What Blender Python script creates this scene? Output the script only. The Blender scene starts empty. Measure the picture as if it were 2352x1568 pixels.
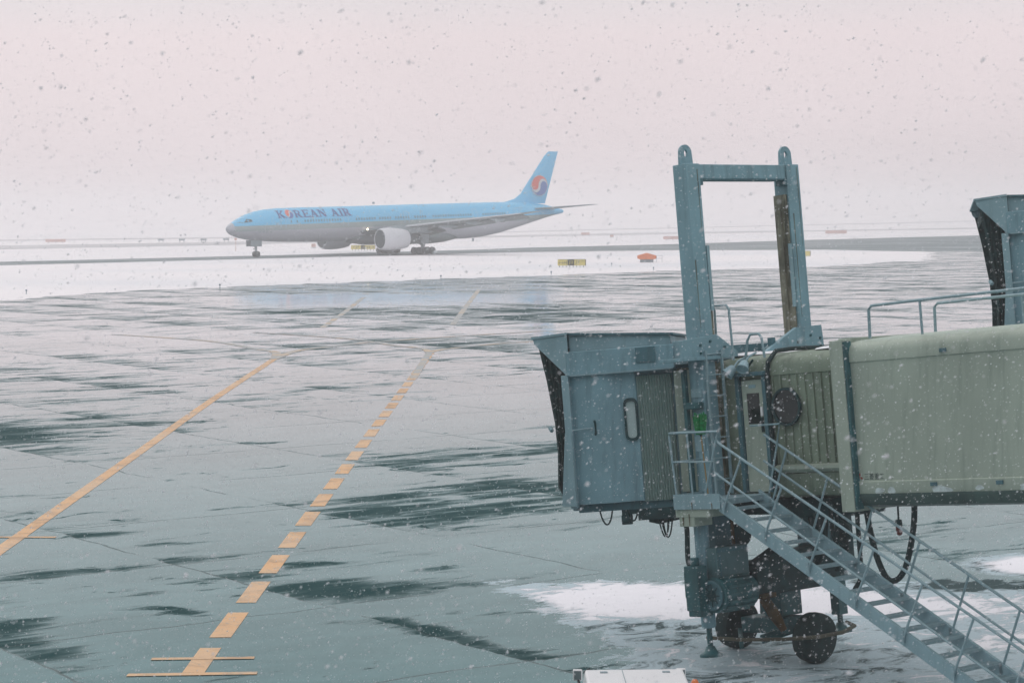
import bpy, bmesh, math, random
import numpy as np
from mathutils import Matrix, Vector
from mathutils.geometry import tessellate_polygon
random.seed(7); RNG = np.random.default_rng(11)
SC = bpy.context.scene
COL = SC.collection
PI = math.pi
def V(*a): return np.array(a, float)
def nrm(a): a = np.asarray(a, float); return a/np.linalg.norm(a)

# ------------------------------------------------------------------ camera, sky, sun, exposure
PITCH = math.atan(305/5250); ROLL = math.radians(.45)
_r = V(1, 0, 0); _f = V(0, math.cos(PITCH), -math.sin(PITCH)); _u = V(0, math.sin(PITCH), math.cos(PITCH))
CR = math.cos(ROLL)*_r-math.sin(ROLL)*_u; CU = math.cos(ROLL)*_u+math.sin(ROLL)*_r
cd = bpy.data.cameras.new('camera'); cam = bpy.data.objects.new('camera', cd); COL.objects.link(cam)
cam.matrix_world = Matrix(((CR[0], CU[0], -_f[0], 0), (CR[1], CU[1], -_f[1], 0), (CR[2], CU[2], -_f[2], 8), (0, 0, 0, 1)))
cd.sensor_width = 36; cd.lens = 36*5250/2352; cd.clip_start = .3; cd.clip_end = 20000
cd.dof.use_dof = True; cd.dof.focus_distance = 60; cd.dof.aperture_fstop = 8
SC.camera = cam
w = bpy.data.worlds.new('World'); SC.world = w; w.use_nodes = True
nt = w.node_tree; nt.nodes.clear()
N = nt.nodes.new; L = nt.links.new
sky = N('ShaderNodeTexSky'); sky.sky_type = 'NISHITA'; sky.sun_disc = False
SUN_EL, SUN_ROT = math.radians(34), math.radians(-40)
sky.sun_elevation = SUN_EL; sky.sun_rotation = SUN_ROT; sky.dust_density = 5
hs = N('ShaderNodeHueSaturation'); hs.inputs['Saturation'].default_value = .15
L(sky.outputs[0], hs.inputs['Color'])
tc = N('ShaderNodeTexCoord'); sx = N('ShaderNodeSeparateXYZ'); L(tc.outputs['Generated'], sx.inputs[0])
rp = N('ShaderNodeValToRGB'); L(sx.outputs['Z'], rp.inputs[0]); el = rp.color_ramp.elements
for k_, (p_, c_) in enumerate(((0., (.87, .76, .785)), (.075, (.875, .765, .785)), (.125, (.68, .725, .755)), (.21, (.46, .625, .655)), (.45, (.75, .81, .84)), (1., (1.13, 1.06, 1.09)))):
    e_ = el[k_] if k_ < 2 else el.new(p_)
    e_.position = p_; e_.color = (*c_, 1)
cl = N('ShaderNodeTexNoise'); cl.inputs['Scale'].default_value = 7.; cl.inputs['Detail'].default_value = 3
L(tc.outputs['Generated'], cl.inputs['Vector'])
cr = N('ShaderNodeMapRange'); cr.inputs['To Min'].default_value = 9.6; cr.inputs['To Max'].default_value = 10.8; L(cl.outputs['Fac'], cr.inputs['Value'])
oc = N('ShaderNodeVectorMath'); oc.operation = 'SCALE'; L(rp.outputs[0], oc.inputs[0]); L(cr.outputs[0], oc.inputs['Scale'])
mx = N('ShaderNodeMix'); mx.data_type = 'RGBA'; mx.inputs['Factor'].default_value = .93
L(hs.outputs[0], mx.inputs['A']); L(oc.outputs[0], mx.inputs['B'])
bg = N('ShaderNodeBackground'); bg.inputs['Strength'].default_value = .1; L(mx.outputs['Result'], bg.inputs[0])
wo = N('ShaderNodeOutputWorld'); L(bg.outputs[0], wo.inputs['Surface'])
sl = bpy.data.lights.new('sun', 'SUN'); sl.energy = .5; sl.angle = math.radians(40); sl.color = (1, .95, .9)
so = bpy.data.objects.new('sun', sl); COL.objects.link(so)
_sd = Vector((math.sin(SUN_ROT)*math.cos(SUN_EL), math.cos(SUN_ROT)*math.cos(SUN_EL), math.sin(SUN_EL)))
so.rotation_euler = (-_sd).to_track_quat('-Z', 'Y').to_euler(); so.location = (0, 0, 60)
SC.view_settings.view_transform = 'Standard'; SC.view_settings.look = 'None'
SC.view_settings.exposure = 0; SC.view_settings.gamma = 1
SC.cycles.volume_bounces = 2; SC.cycles.max_bounces = 8; SC.cycles.sample_clamp_indirect = 6

# ------------------------------------------------------------------ materials
MATS = {}
def mat(name, base, rough=.55, metal=0, spec=.5, noise=.12, nscale=1.5, dirt=0, dirtcol=(.03, .035, .03), emit=None, bump=0):
    if name in MATS: return MATS[name]
    m = bpy.data.materials.new(name); m.use_nodes = True; t = m.node_tree; b = t.nodes['Principled BSDF']
    b.inputs['Roughness'].default_value = rough; b.inputs['Metallic'].default_value = metal
    b.inputs['Specular IOR Level'].default_value = spec
    c = t.nodes.new('ShaderNodeTexCoord')
    n = t.nodes.new('ShaderNodeTexNoise'); n.inputs['Scale'].default_value = nscale; n.inputs['Detail'].default_value = 6
    t.links.new(c.outputs['Object'], n.inputs['Vector'])
    r = t.nodes.new('ShaderNodeMapRange'); r.inputs['From Min'].default_value = .3; r.inputs['From Max'].default_value = .7
    r.inputs['To Min'].default_value = 1-noise; r.inputs['To Max'].default_value = 1+noise
    t.links.new(n.outputs['Fac'], r.inputs['Value'])
    s = t.nodes.new('ShaderNodeVectorMath'); s.operation = 'SCALE'; s.inputs[0].default_value = base
    t.links.new(r.outputs[0], s.inputs['Scale']); out = s.outputs[0]
    if dirt:
        mp = t.nodes.new('ShaderNodeMapping'); mp.inputs['Scale'].default_value = (5, 5, .45); t.links.new(c.outputs['Object'], mp.inputs['Vector'])
        n2 = t.nodes.new('ShaderNodeTexNoise'); n2.inputs['Scale'].default_value = 1.3; n2.inputs['Detail'].default_value = 7; n2.inputs['Roughness'].default_value = .65
        t.links.new(mp.outputs[0], n2.inputs['Vector'])
        r2 = t.nodes.new('ShaderNodeMapRange'); r2.inputs['From Min'].default_value = .5; r2.inputs['From Max'].default_value = .78; r2.inputs['To Max'].default_value = dirt
        t.links.new(n2.outputs['Fac'], r2.inputs['Value'])
        x = t.nodes.new('ShaderNodeMix'); x.data_type = 'RGBA'; x.inputs['B'].default_value = (*dirtcol, 1)
        t.links.new(r2.outputs[0], x.inputs['Factor']); t.links.new(out, x.inputs['A']); out = x.outputs['Result']
    t.links.new(out, b.inputs['Base Color'])
    if bump:
        bp = t.nodes.new('ShaderNodeBump'); bp.inputs['Strength'].default_value = bump; bp.inputs['Distance'].default_value = .02
        t.links.new(n.outputs['Fac'], bp.inputs['Height']); t.links.new(bp.outputs[0], b.inputs['Normal'])
    if emit: b.inputs['Emission Color'].default_value = (*emit[0], 1); b.inputs['Emission Strength'].default_value = emit[1]
    MATS[name] = m; return m
BLUE = mat('bridge_blue_grey_paint', (.205, .35, .405), .5, dirt=.6, dirtcol=(.05, .09, .1))
BLUEL = mat('bridge_light_blue_paint', (.255, .39, .435), .5, dirt=.35, dirtcol=(.06, .1, .11))
BLUED = mat('bridge_dark_blue_paint', (.065, .16, .19), .55, dirt=.5, dirtcol=(.03, .04, .04))  # darker blue paint for trims, brackets, frames and sleeves
BEIGE = mat('tunnel_beige_paint', (.375, .435, .365), .5, nscale=.7, noise=.1, dirt=.5, dirtcol=(.1, .14, .11))
BEIGED = mat('tunnel_weathered_paint', (.20, .25, .19), .6, noise=.2, dirt=.65, dirtcol=(.05, .075, .06))
GALV = mat('galvanised_steel', (.25, .37, .41), .45, spec=.6, nscale=8, dirt=.25, dirtcol=(.1, .12, .12))
DARK = mat('dark_machinery_steel', (.006, .042, .047), .6, nscale=5, noise=.4)
DARKC = mat('cabinet_grey_paint', (.075, .16, .175), .5, dirt=.4, dirtcol=(.02, .04, .04))
DARKB = mat('dark_blue_machinery', (.03, .115, .128), .5, nscale=4, noise=.3, dirt=.5, dirtcol=(.015, .02, .02))
RUBBER = mat('black_rubber', (.004, .026, .028), .7, nscale=10, noise=.3)
FABRIC = mat('black_bellows_fabric', (.005, .026, .028), .85, nscale=6, noise=.5)
CORR = mat('folding_wall_grey', (.27, .37, .35), .55, noise=.08)
RUST = mat('rusty_guide_rail', (.19, .18, .135), .75, nscale=3, noise=.6, dirt=1.6, dirtcol=(.028, .03, .02))
RUSTO = mat('orange_rust', (.10, .06, .025), .8, nscale=6, noise=.5, dirt=.8, dirtcol=(.04, .05, .045))
GLASS = mat('dark_window_glass', (.008, .016, .018), .12, spec=.5)
PALEGL = mat('pale_window_glass', (.4, .5, .5), .2)
SNOW = mat('snow', (.86, .87, .9), .7, spec=.2, noise=.05, nscale=1.2, bump=.3)
WHITE = mat('white_paint', (.82, .81, .82), .35, noise=.03)
ORANGE = mat('orange_paint', (.75, .2, .05), .5)
REDO = mat('red_orange_sign_paint', (.62, .40, .36), .5)  # far red paint paled; part of the haze is put into this colour
SIGNY = mat('sign_yellow', (.72, .60, .18), .5, noise=.04)
BLACK = mat('black_sign_paint', (.015, .015, .016), .5)
GREEN = mat('green_bristle', (.004, .21, .055), .7, nscale=25, noise=.5)
WOOD = mat('broom_wood', (.3, .22, .1), .6)
REDLAMP = mat('red_lamp_plastic', (.16, .025, .02), .35)
REDM = mat('red_mark', (.33, .08, .07), .5)
SIGNM = mat('dark_mark', (.02, .045, .05), .5)
TYRE = RUBBER
# ------------------------------------------------------------------ mesh helpers
ident = lambda p: p
class MB:
    def __init__(s, X=ident): s.v = []; s.f = []; s.m = []; s.X = X; s.cm = 0
    def add(s, vs, fs):
        o = len(s.v); s.v += [tuple(s.X(np.asarray(p, float))) for p in vs]; s.f += [tuple(i+o for i in f) for f in fs]; s.m += [s.cm]*len(fs); return s
    def box(s, a, b):
        x0, y0, z0 = np.minimum(a, b); x1, y1, z1 = np.maximum(a, b)
        return s.add([(x0, y0, z0), (x1, y0, z0), (x1, y1, z0), (x0, y1, z0), (x0, y0, z1), (x1, y0, z1), (x1, y1, z1), (x0, y1, z1)],
                     [(3, 2, 1, 0), (4, 5, 6, 7), (0, 1, 5, 4), (1, 2, 6, 5), (2, 3, 7, 6), (3, 0, 4, 7)])
    def prism(s, poly, ax, d0, d1):
        """poly in the two other axes (cyclic order kept ascending), extruded along axis ax"""
        o = [i for i in range(3) if i != ax]; n = len(poly); vs = []
        for d in (d0, d1):
            for p in poly:
                q = [0, 0, 0]; q[o[0]], q[o[1]] = p; q[ax] = d; vs.append(q)
        fs = [(i, (i+1) % n, n+(i+1) % n, n+i) for i in range(n)]
        for base in (0, n):
            for t in tessellate_polygon([[Vector((p[0], p[1], 0)) for p in poly]]): fs.append(tuple(base+i for i in t))
        return s.add(vs, fs)
    def loft(s, rings, cap=True, closed=True):
        n = len(rings[0]); vs = [p for r in rings for p in r]; fs = []
        for k in range(len(rings)-1):
            for i in range(n if closed else n-1): fs.append((k*n+i, k*n+(i+1) % n, (k+1)*n+(i+1) % n, (k+1)*n+i))
        if cap: fs += [tuple(range(n))[::-1], tuple(range((len(rings)-1)*n, len(rings)*n))]
        return s.add(vs, fs)
    def tube(s, path, r, n=8, cap=True):
        P = [np.asarray(p, float) for p in path]; rings = []; up = V(.31, .2, .93)
        for i, p in enumerate(P):
            t = nrm(P[min(i+1, len(P)-1)]-P[max(i-1, 0)]); a = np.cross(t, up)
            if np.linalg.norm(a) < .2: a = np.cross(t, V(1, 0, 0))
            a = nrm(a); b = np.cross(t, a); rr = r[i] if hasattr(r, '__len__') else r
            rings.append([p+rr*(math.cos(2*PI*k/n)*a+math.sin(2*PI*k/n)*b) for k in range(n)])
        return s.loft(rings, cap)
    def bar(s, p, q, wd, ht, up=(0, 0, 1)):
        p = np.asarray(p, float); q = np.asarray(q, float); t = nrm(q-p); a = nrm(np.cross(t, up)); b = np.cross(a, t)
        return s.loft([[e+x*wd/2*a+y*ht/2*b for x, y in ((-1, -1), (1, -1), (1, 1), (-1, 1))] for e in (p, q)])
    def lathe(s, prof, c, ax, n=24, a=None):
        ax = nrm(ax); a = nrm(np.cross(ax, V(.2, .3, .9) if abs(ax[2]) < .8 else V(1, 0, 0))); b = np.cross(ax, a); c = np.asarray(c, float)
        return s.loft([[c+ax*h+r*(math.cos(2*PI*k/n)*a+math.sin(2*PI*k/n)*b) for k in range(n)] for h, r in prof], cap=prof[0][1] > 1e-3 and prof[-1][1] > 1e-3)
    def build(s, name, mats, parent=None, smooth=35, bevel=0, kind=None, base=None, split=False):
        if split:
            par = list(range(len(s.v)))
            def fd(i):
                while par[i] != i: par[i] = par[par[i]]; i = par[i]
                return i
            for f in s.f:
                for q in f[1:]: par[fd(q)] = fd(f[0])
            gr = {}
            for f in s.f: gr.setdefault(fd(f[0]), []).append(f)
            for fs in gr.values():
                ids = sorted({i for f in fs for i in f}); mp = {i: k for k, i in enumerate(ids)}; m_ = MB(); m_.v = [s.v[i] for i in ids]; m_.f = [tuple(mp[i] for i in f) for f in fs]; m_.m = [0]*len(fs)
                o = m_.build(name, mats, parent, smooth, bevel, kind, base)
            return o
        me = bpy.data.meshes.new(name); off = V(*base) if base is not None else (V(*parent['_b']) if parent is not None and '_b' in parent else V(0, 0, 0))
        me.from_pydata([tuple(np.array(p)-off) for p in s.v], [], s.f)
        for m in (mats if isinstance(mats, (list, tuple)) else [mats]): me.materials.append(m)
        me.polygons.foreach_set('material_index', s.m)
        b = bmesh.new(); b.from_mesh(me); bmesh.ops.recalc_face_normals(b, faces=b.faces); b.to_mesh(me); b.free()
        if smooth:
            me.polygons.foreach_set('use_smooth', [True]*len(me.polygons)); me.set_sharp_from_angle(angle=math.radians(smooth))
        o = bpy.data.objects.new(name, me); COL.objects.link(o)
        if parent is not None: o.parent = parent; o['_b'] = tuple(off)
        elif base is not None: o.location = base; o['_b'] = tuple(off)
        if bevel:
            bv = o.modifiers.new('bevel', 'BEVEL'); bv.width = bevel; bv.segments = 2; bv.limit_method = 'ANGLE'
        if kind: o['kind'] = kind
        return o
def thing(name, label, cat, loc, rotz=0, group=None, world=True):
    o = bpy.data.objects.new(name, None); COL.objects.link(o); o.location = loc; o.rotation_euler = (0, 0, rotz); o.empty_display_size = .3
    o['label'] = label; o['category'] = cat
    if group: o['group'] = group
    o['_b'] = tuple(float(x) for x in loc) if world else (0., 0., 0.)
    return o
def tag(o, label, cat, group=None):
    o['label'] = label; o['category'] = cat
    if group: o['group'] = group
    return o
def copy_thing(o, label=None, loc=None, rotz=None):
    r = o.copy(); COL.objects.link(r)
    for ch in list(o.children):
        c = ch.copy(); COL.objects.link(c); c.parent = r
        for g in list(ch.children): d = g.copy(); COL.objects.link(d); d.parent = c
    if label: r['label'] = label
    if loc is not None: r.location = loc
    if rotz is not None: r.rotation_euler = (0, 0, rotz)
    return r
def text_tris(body, size, font=None):
    cu = bpy.data.curves.new('t', 'FONT'); cu.body = body; cu.size = size; cu.fill_mode = 'FRONT'
    ob = bpy.data.objects.new('t', cu); COL.objects.link(ob)
    dg = bpy.context.evaluated_depsgraph_get(); me = bpy.data.meshes.new_from_object(ob.evaluated_get(dg))
    vs = [tuple(v.co) for v in me.vertices]; fs = [tuple(p.vertices) for p in me.polygons]
    bpy.data.objects.remove(ob); bpy.data.meshes.remove(me); bpy.data.curves.remove(cu)
    return vs, fs
def text_on(mb, body, size, origin, ex, ey):
    vs, fs = text_tris(body, size); mb.add([np.asarray(origin)+v[0]*np.asarray(ex)+v[1]*np.asarray(ey) for v in vs], fs); return mb

# ------------------------------------------------------------------ setting: snow field, pavement, markings
A = V(-.573, .819); B = V(.819, .573)
def flat(name, poly, z, m):
    vs = [(p[0], p[1], z) for p in poly]
    tr = tessellate_polygon([[Vector((p[0], p[1], 0)) for p in poly]])
    mb = MB().add(vs, tr); o = mb.build(name, m, smooth=0, kind='structure'); return o
def ragged(poly, amp, step, closed=True, seed=0):
    r = np.random.default_rng(seed); out = []; n = len(poly)
    for i in range(n):
        p = V(*poly[i]); q = V(*poly[(i+1) % n]); k = max(1, int(np.linalg.norm(q-p)/step))
        if np.linalg.norm(q-p) > 120: k = 1
        for j in range(k):
            t = j/k; d = nrm(q-p); nn = V(-d[1], d[0]); out.append(p+(q-p)*t+nn*r.normal()*amp*(1 if k > 1 else 0))
    return out
def G(t, kind, **kw):
    n = t.nodes.new(kind)
    for k, v in kw.items():
        if k.startswith('_'): setattr(n, k[1:], v)
        else: n.inputs[k].default_value = v
    return n
class SH:
    """tiny expression helper on a node tree"""
    def __init__(s, t): s.t = t
    def m(s, op, a, b=None, c=None, clamp=False):
        n = s.t.nodes.new('ShaderNodeMath'); n.operation = op; n.use_clamp = clamp
        for i, x in enumerate((a, b, c)):
            if x is None: continue
            if isinstance(x, (int, float)): n.inputs[i].default_value = x
            else: s.t.links.new(x, n.inputs[i])
        return n.outputs[0]
    def noise(s, vec, scale, detail=5, rough=.55, dist=0):
        n = G(s.t, 'ShaderNodeTexNoise', Scale=scale, Detail=detail, Roughness=rough, Distortion=dist); s.t.links.new(vec, n.inputs['Vector']); return n.outputs['Fac']
    def ss(s, x, a, b, lo=0., hi=1.):
        n = s.t.nodes.new('ShaderNodeMapRange'); n.interpolation_type = 'SMOOTHSTEP'
        for k, q in (('From Min', a), ('From Max', b), ('To Min', lo), ('To Max', hi)): n.inputs[k].default_value = q
        s.t.links.new(x, n.inputs['Value']); return n.outputs[0]
    def comb(s, x, y, z=0.):
        n = s.t.nodes.new('ShaderNodeCombineXYZ')
        for i, q in enumerate((x, y, z)):
            if isinstance(q, (int, float)): n.inputs[i].default_value = q
            else: s.t.links.new(q, n.inputs[i])
        return n.outputs[0]
    def mix(s, f, a, b):
        n = s.t.nodes.new('ShaderNodeMix'); n.data_type = 'RGBA'
        for k, q in (('Factor', f), ('A', a), ('B', b)):
            if isinstance(q, tuple): n.inputs[k].default_value = (*q, 1)
            elif isinstance(q, (int, float)): n.inputs[k].default_value = q
            else: s.t.links.new(q, n.inputs[k])
        return n.outputs['Result']
def new_mat(name):
    m = bpy.data.materials.new(name); m.use_nodes = True; t = m.node_tree; return m, t, SH(t), t.nodes['Principled BSDF']

# apron: thin wet ice film over asphalt slabs, wind-blown bare patches, drifts of snow
def apron_material():
    m, t, S, b = new_mat('icy_apron')
    geo = t.nodes.new('ShaderNodeNewGeometry'); sp = t.nodes.new('ShaderNodeSeparateXYZ'); t.links.new(geo.outputs['Position'], sp.inputs[0])
    X, Y = sp.outputs[0], sp.outputs[1]
    wv = S.comb(X, Y)
    a = S.m('ADD', S.m('MULTIPLY', X, A[0]), S.m('MULTIPLY', Y, A[1])); bb = S.m('ADD', S.m('MULTIPLY', X, B[0]), S.m('MULTIPLY', Y, B[1]))
    wig = S.m('MULTIPLY', S.m('SUBTRACT', S.noise(wv, .5, 3), .5), .08)
    ga = S.m('ADD', S.m('DIVIDE', S.m('SUBTRACT', a, 5.02), 6.92), wig); gb = S.m('ADD', S.m('DIVIDE', S.m('SUBTRACT', bb, 1.94), 7.08), wig)
    fa = S.m('FRACT', ga); fb = S.m('FRACT', gb)
    ja = S.m('MINIMUM', fa, S.m('SUBTRACT', 1., fa)); jb = S.m('MINIMUM', fb, S.m('SUBTRACT', 1., fb))
    joint = S.m('MAXIMUM', S.ss(ja, .003, .008, 1, 0), S.ss(jb, .003, .008, 1, 0))
    wn = t.nodes.new('ShaderNodeTexWhiteNoise'); wn.noise_dimensions = '2D'; t.links.new(S.comb(S.m('FLOOR', ga), S.m('FLOOR', gb)), wn.inputs['Vector'])
    slab = S.m('MULTIPLY', S.m('SUBTRACT', wn.outputs['Value'], .5), .06)
    # wind streaks run along the screen-wide drift direction (a real ground direction, about B)
    n1 = S.noise(S.comb(S.m('MULTIPLY', bb, .08), S.m('MULTIPLY', a, .2)), 1., 8, .62, .6)
    n2 = S.noise(S.comb(S.m('MULTIPLY', bb, .30), S.m('MULTIPLY', a, 1.1), 4.), 1., 9, .64, .9)
    nn = S.m('ADD', S.m('MULTIPLY', S.m('SUBTRACT', S.m('ADD', S.m('MULTIPLY', n1, .45), S.m('MULTIPLY', n2, .55)), .5), 1.6), .5)
    sawb = S.m('MULTIPLY', S.m('POWER', S.m('SUBTRACT', 1., fb), 2.), .13); sawa = S.m('MULTIPLY', S.m('POWER', S.m('SUBTRACT', 1., fa), 3.), .06)
    n3 = S.noise(S.comb(S.m('MULTIPLY', bb, .24), S.m('MULTIPLY', a, 1.25), 7.), 1., 9, .62, 1.1)
    drift = S.m('ADD', S.m('ADD', S.m('ADD', nn, slab), S.m('ADD', sawb, sawa)), S.m('MULTIPLY', S.m('SUBTRACT', n3, .5), .52))
    def blob(x, y, ru, rv, ang, amp):
        c, s_ = math.cos(ang), math.sin(ang); dx = S.m('SUBTRACT', X, x); dy = S.m('SUBTRACT', Y, y)
        p = S.m('DIVIDE', S.m('ADD', S.m('MULTIPLY', dx, c), S.m('MULTIPLY', dy, s_)), ru); q = S.m('DIVIDE', S.m('SUBTRACT', S.m('MULTIPLY', dy, c), S.m('MULTIPLY', dx, s_)), rv)
        d = S.m('SQRT', S.m('ADD', S.m('MULTIPLY', p, p), S.m('MULTIPLY', q, q))); return S.ss(d, .0, 1.35, amp*1.15, 0.)
    for bl in DARK_BLOBS: drift = S.m('ADD', drift, blob(*bl))
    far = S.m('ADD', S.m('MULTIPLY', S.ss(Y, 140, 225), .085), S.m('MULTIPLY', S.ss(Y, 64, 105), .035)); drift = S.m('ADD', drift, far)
    n4 = S.noise(S.comb(S.m('MULTIPLY', bb, .42), S.m('MULTIPLY', a, .75), 2.), 1., 9, .66, 1.6)
    drift = S.m('ADD', drift, S.m('MULTIPLY', S.ss(n4, .54, .74), .30))
    bare = S.ss(drift, .60, .90)
    # snow drifts with ragged edges
    sn = S.m('MULTIPLY', S.noise(S.comb(S.m('MULTIPLY', bb, .7), S.m('MULTIPLY', a, 1.9)), 1., 9, .68, .5), .8)
    for bl in SNOW_BLOBS: sn = S.m('ADD', sn, blob(*bl))
    xl = S.m('MINIMUM', S.m('ADD', S.m('MULTIPLY', S.m('SUBTRACT', 48.3, Y), .33), -.45), 1.7)
    rgd = S.noise(S.comb(S.m('MULTIPLY', bb, .9), S.m('MULTIPLY', a, 1.6), 3.), 1., 9, .7, .6)
    reg = S.m('ADD', S.m('MINIMUM', S.m('MULTIPLY', S.m('SUBTRACT', 48.6, Y), .8), S.m('SUBTRACT', X, xl)), S.m('MULTIPLY', S.m('SUBTRACT', rgd, .5), 3.8))
    region = S.ss(reg, 0, .16); rim = S.m('MULTIPLY', region, S.ss(reg, .05, .5, 1, 0))
    st = S.noise(S.comb(S.m('MULTIPLY', bb, .8), S.m('MULTIPLY', a, 1.25), 5.), 1., 10, .72, 1.0)
    sn2 = S.m('ADD', S.m('MULTIPLY', st, 1.8), -.40)
    for bl in SNOW_BLOBS: sn2 = S.m('ADD', sn2, blob(*bl))
    sn = S.m('MAXIMUM', S.m('MULTIPLY', sn2, region), S.m('ADD', S.m('MULTIPLY', rgd, .5), blob(12.0, 50.4, 2.9, 2.5, .3, .6)))
    snow = S.m('MULTIPLY', S.ss(sn, .62, .76), S.m('SUBTRACT', 1., rim)); slush = S.m('MAXIMUM', region, S.ss(sn, .5, .62))
    slc = S.ss(sn2, .28, .52)
    frost = S.ss(S.noise(S.comb(S.m('MULTIPLY', bb, .05), S.m('MULTIPLY', a, .12), 9.), 1., 6, .6), .35, .7)
    fr2 = S.ss(S.noise(S.comb(S.m('MULTIPLY', bb, .3), S.m('MULTIPLY', a, .8), 11.), 1., 9, .68, 1.2), .36, .66); frost = S.m('ADD', S.m('MULTIPLY', frost, .5), S.m('MULTIPLY', fr2, .5))
    fine = S.noise(wv, 9., 4, .7)
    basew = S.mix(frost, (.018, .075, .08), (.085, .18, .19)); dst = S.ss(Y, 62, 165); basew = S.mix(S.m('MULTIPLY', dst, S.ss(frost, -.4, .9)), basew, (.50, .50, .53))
    based = S.mix(fine, (.006, .036, .038), (.022, .075, .078))
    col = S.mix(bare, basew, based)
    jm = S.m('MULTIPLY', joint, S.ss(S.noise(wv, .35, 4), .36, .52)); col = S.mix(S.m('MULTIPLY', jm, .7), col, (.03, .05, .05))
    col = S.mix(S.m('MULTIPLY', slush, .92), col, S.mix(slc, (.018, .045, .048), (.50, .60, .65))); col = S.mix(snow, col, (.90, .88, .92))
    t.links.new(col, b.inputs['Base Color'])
    rg = S.m('ADD', S.m('MULTIPLY', bare, .75), S.m('MULTIPLY', S.m('SUBTRACT', 1., bare), S.ss(fine, .3, .7, .05, .1)))
    rg = S.m('MAXIMUM', rg, S.m('MULTIPLY', slush, .45)); rg = S.m('MAXIMUM', rg, S.m('MULTIPLY', snow, .8)); rg = S.m('MAXIMUM', rg, S.m('MULTIPLY', jm, .4))
    t.links.new(rg, b.inputs['Roughness'])
    b.inputs['IOR'].default_value = 1.33
    t.links.new(S.m('SUBTRACT', .5, S.m('MULTIPLY', S.m('MAXIMUM', bare, S.m('MAXIMUM', snow, slush)), .46)), b.inputs['Specular IOR Level'])
    bp = G(t, 'ShaderNodeBump', Strength=.5, Distance=.07); t.links.new(S.m('MULTIPLY', sn, S.m('MAXIMUM', snow, .02)), bp.inputs['Height']); t.links.new(bp.outputs[0], b.inputs['Normal'])
    return m
aB = math.atan2(B[1], B[0])
aA = math.atan2(A[1], A[0])
DARK_BLOBS = [(-1.2, 62.5, 7.0, 5.2, aB, .24), (-1.0, 73, 6, 4, aB, .15), (-18.5, 84, 7, 6, aB, .17), (-20, 106, 9, 5, aB, .10), (-5, 135, 11, 12, aB, .12), (-8, 178, 30, 28, aB, .10),
              (-3.3, 47.4, 1.5, 2.2, aA+1.57, .22), (-3.2, 44.0, 1.5, .7, 0, .24), (-1.2, 42.4, 3.0, .62, aA, .27), (-8.4, 41.0, 2.0, 1.1, aA, .26), (-9.9, 43.8, 1.2, 1.5, 0, .27), (-6.7, 45.4, 1.5, .42, aA+.25, .24), (-7.6, 47.2, .5, .9, 0, .18),
              (-5.6, 49.6, .9, .8, 0, .14), (-4.7, 51.4, .9, .5, 0, .18), (-4.6, 45.6, 1.2, .45, 0, .17), (-10.6, 56.4, 1.3, 1.0, 0, .18), (-8.3, 54.3, 1.2, .8, aA, .16), (-2.6, 53.2, 1.4, .9, 0, .15), (-1.6, 50.5, 1.0, .6, aB, .14), (-10.5, 50.5, 1.3, .8, aB, .14), (-7.8, 61.5, 1.6, .8, aB, .12),
              (-9.2, 66, 4, 7, aB, -.14), (-6.8, 80, 4, 14, 0, -.14), (1.0, 95, 6, 14, 0, -.22), (-10.5, 203, 19, 16, 0, -.26), (2.2, 52.5, 4, 4.2, 0, -.18), (-29, 143, 12, 14, aB, -.12), (3.5, 168, 8, 24, 0, .07), (1.6, 42.0, 1.5, 2.0, 0, -.2)]
SNOW_BLOBS = [(2.6, 46.3, 3.6, 3.0, 0, .47), (5.2, 46.6, 3.4, 2.0, 0, .36), (8.3, 45.4, 3.2, 1.8, .2, .30), (9.3, 42.0, 2.2, 2.6, 0, .14), (3.6, 43.6, 2.6, .9, 0, -.14), (9.5, 47.8, 2.5, 1.3, 0, -.3), (3.6, 40.9, 2.2, 1.0, .2, .08)]
APRON = apron_material()
def snow_field_material():
    m, t, S, b = new_mat('snow_field')
    geo = t.nodes.new('ShaderNodeNewGeometry'); P = geo.outputs['Position']
    mp = G(t, 'ShaderNodeMapping', Scale=(.012, .03, 1)); mp.inputs['Rotation'].default_value = (0, 0, .5); t.links.new(P, mp.inputs['Vector'])
    n = S.noise(mp.outputs[0], 1., 8, .6, .4)
    t.links.new(S.mix(S.ss(n, .35, .75), (.93, .875, .885), (.80, .79, .82)), b.inputs['Base Color']); b.inputs['Roughness'].default_value = .75; b.inputs['Specular IOR Level'].default_value = .15
    return m
def taxi_material(nm='wet_taxiway', c0=(.06, .10, .11), c1=(.34, .36, .38)):
    m, t, S, b = new_mat(nm)
    geo = t.nodes.new('ShaderNodeNewGeometry'); P = geo.outputs['Position']
    mp = G(t, 'ShaderNodeMapping', Scale=(.03, .1, 1)); mp.inputs['Rotation'].default_value = (0, 0, -.65); t.links.new(P, mp.inputs['Vector'])
    n = S.noise(mp.outputs[0], 1., 7, .6)
    t.links.new(S.mix(S.ss(n, .42, .70), c0, c1), b.inputs['Base Color']); b.inputs['Roughness'].default_value = .55; b.inputs['Specular IOR Level'].default_value = .15
    return m
SNOWF = snow_field_material(); TAXI = taxi_material(); RUNW = taxi_material('haze_paled_runway', (.42, .41, .43), (.74, .70, .71))  # far runway and road paled in colour to stand for haze
flat('ground', [(-2900, -20), (2900, -20), (2900, 5900), (-2900, 5900)], 0, SNOWF)
ap_edge = [(-120, 150), (-46.7, 208.4), (-38.5, 230.9), (-26.8, 244.6), (-8.7, 261.9), (5.5, 273.5), (20.7, 290.3), (38.3, 298.9), (60.5, 332.7), (67.7, 363.9), (72.5, 395), (90, 402), (160, 420)]
rag = ragged(ap_edge, .9, 2.2, seed=3); rag = [p for p in rag if not (p[1] < 420 and p[0] > 161)]
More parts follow.
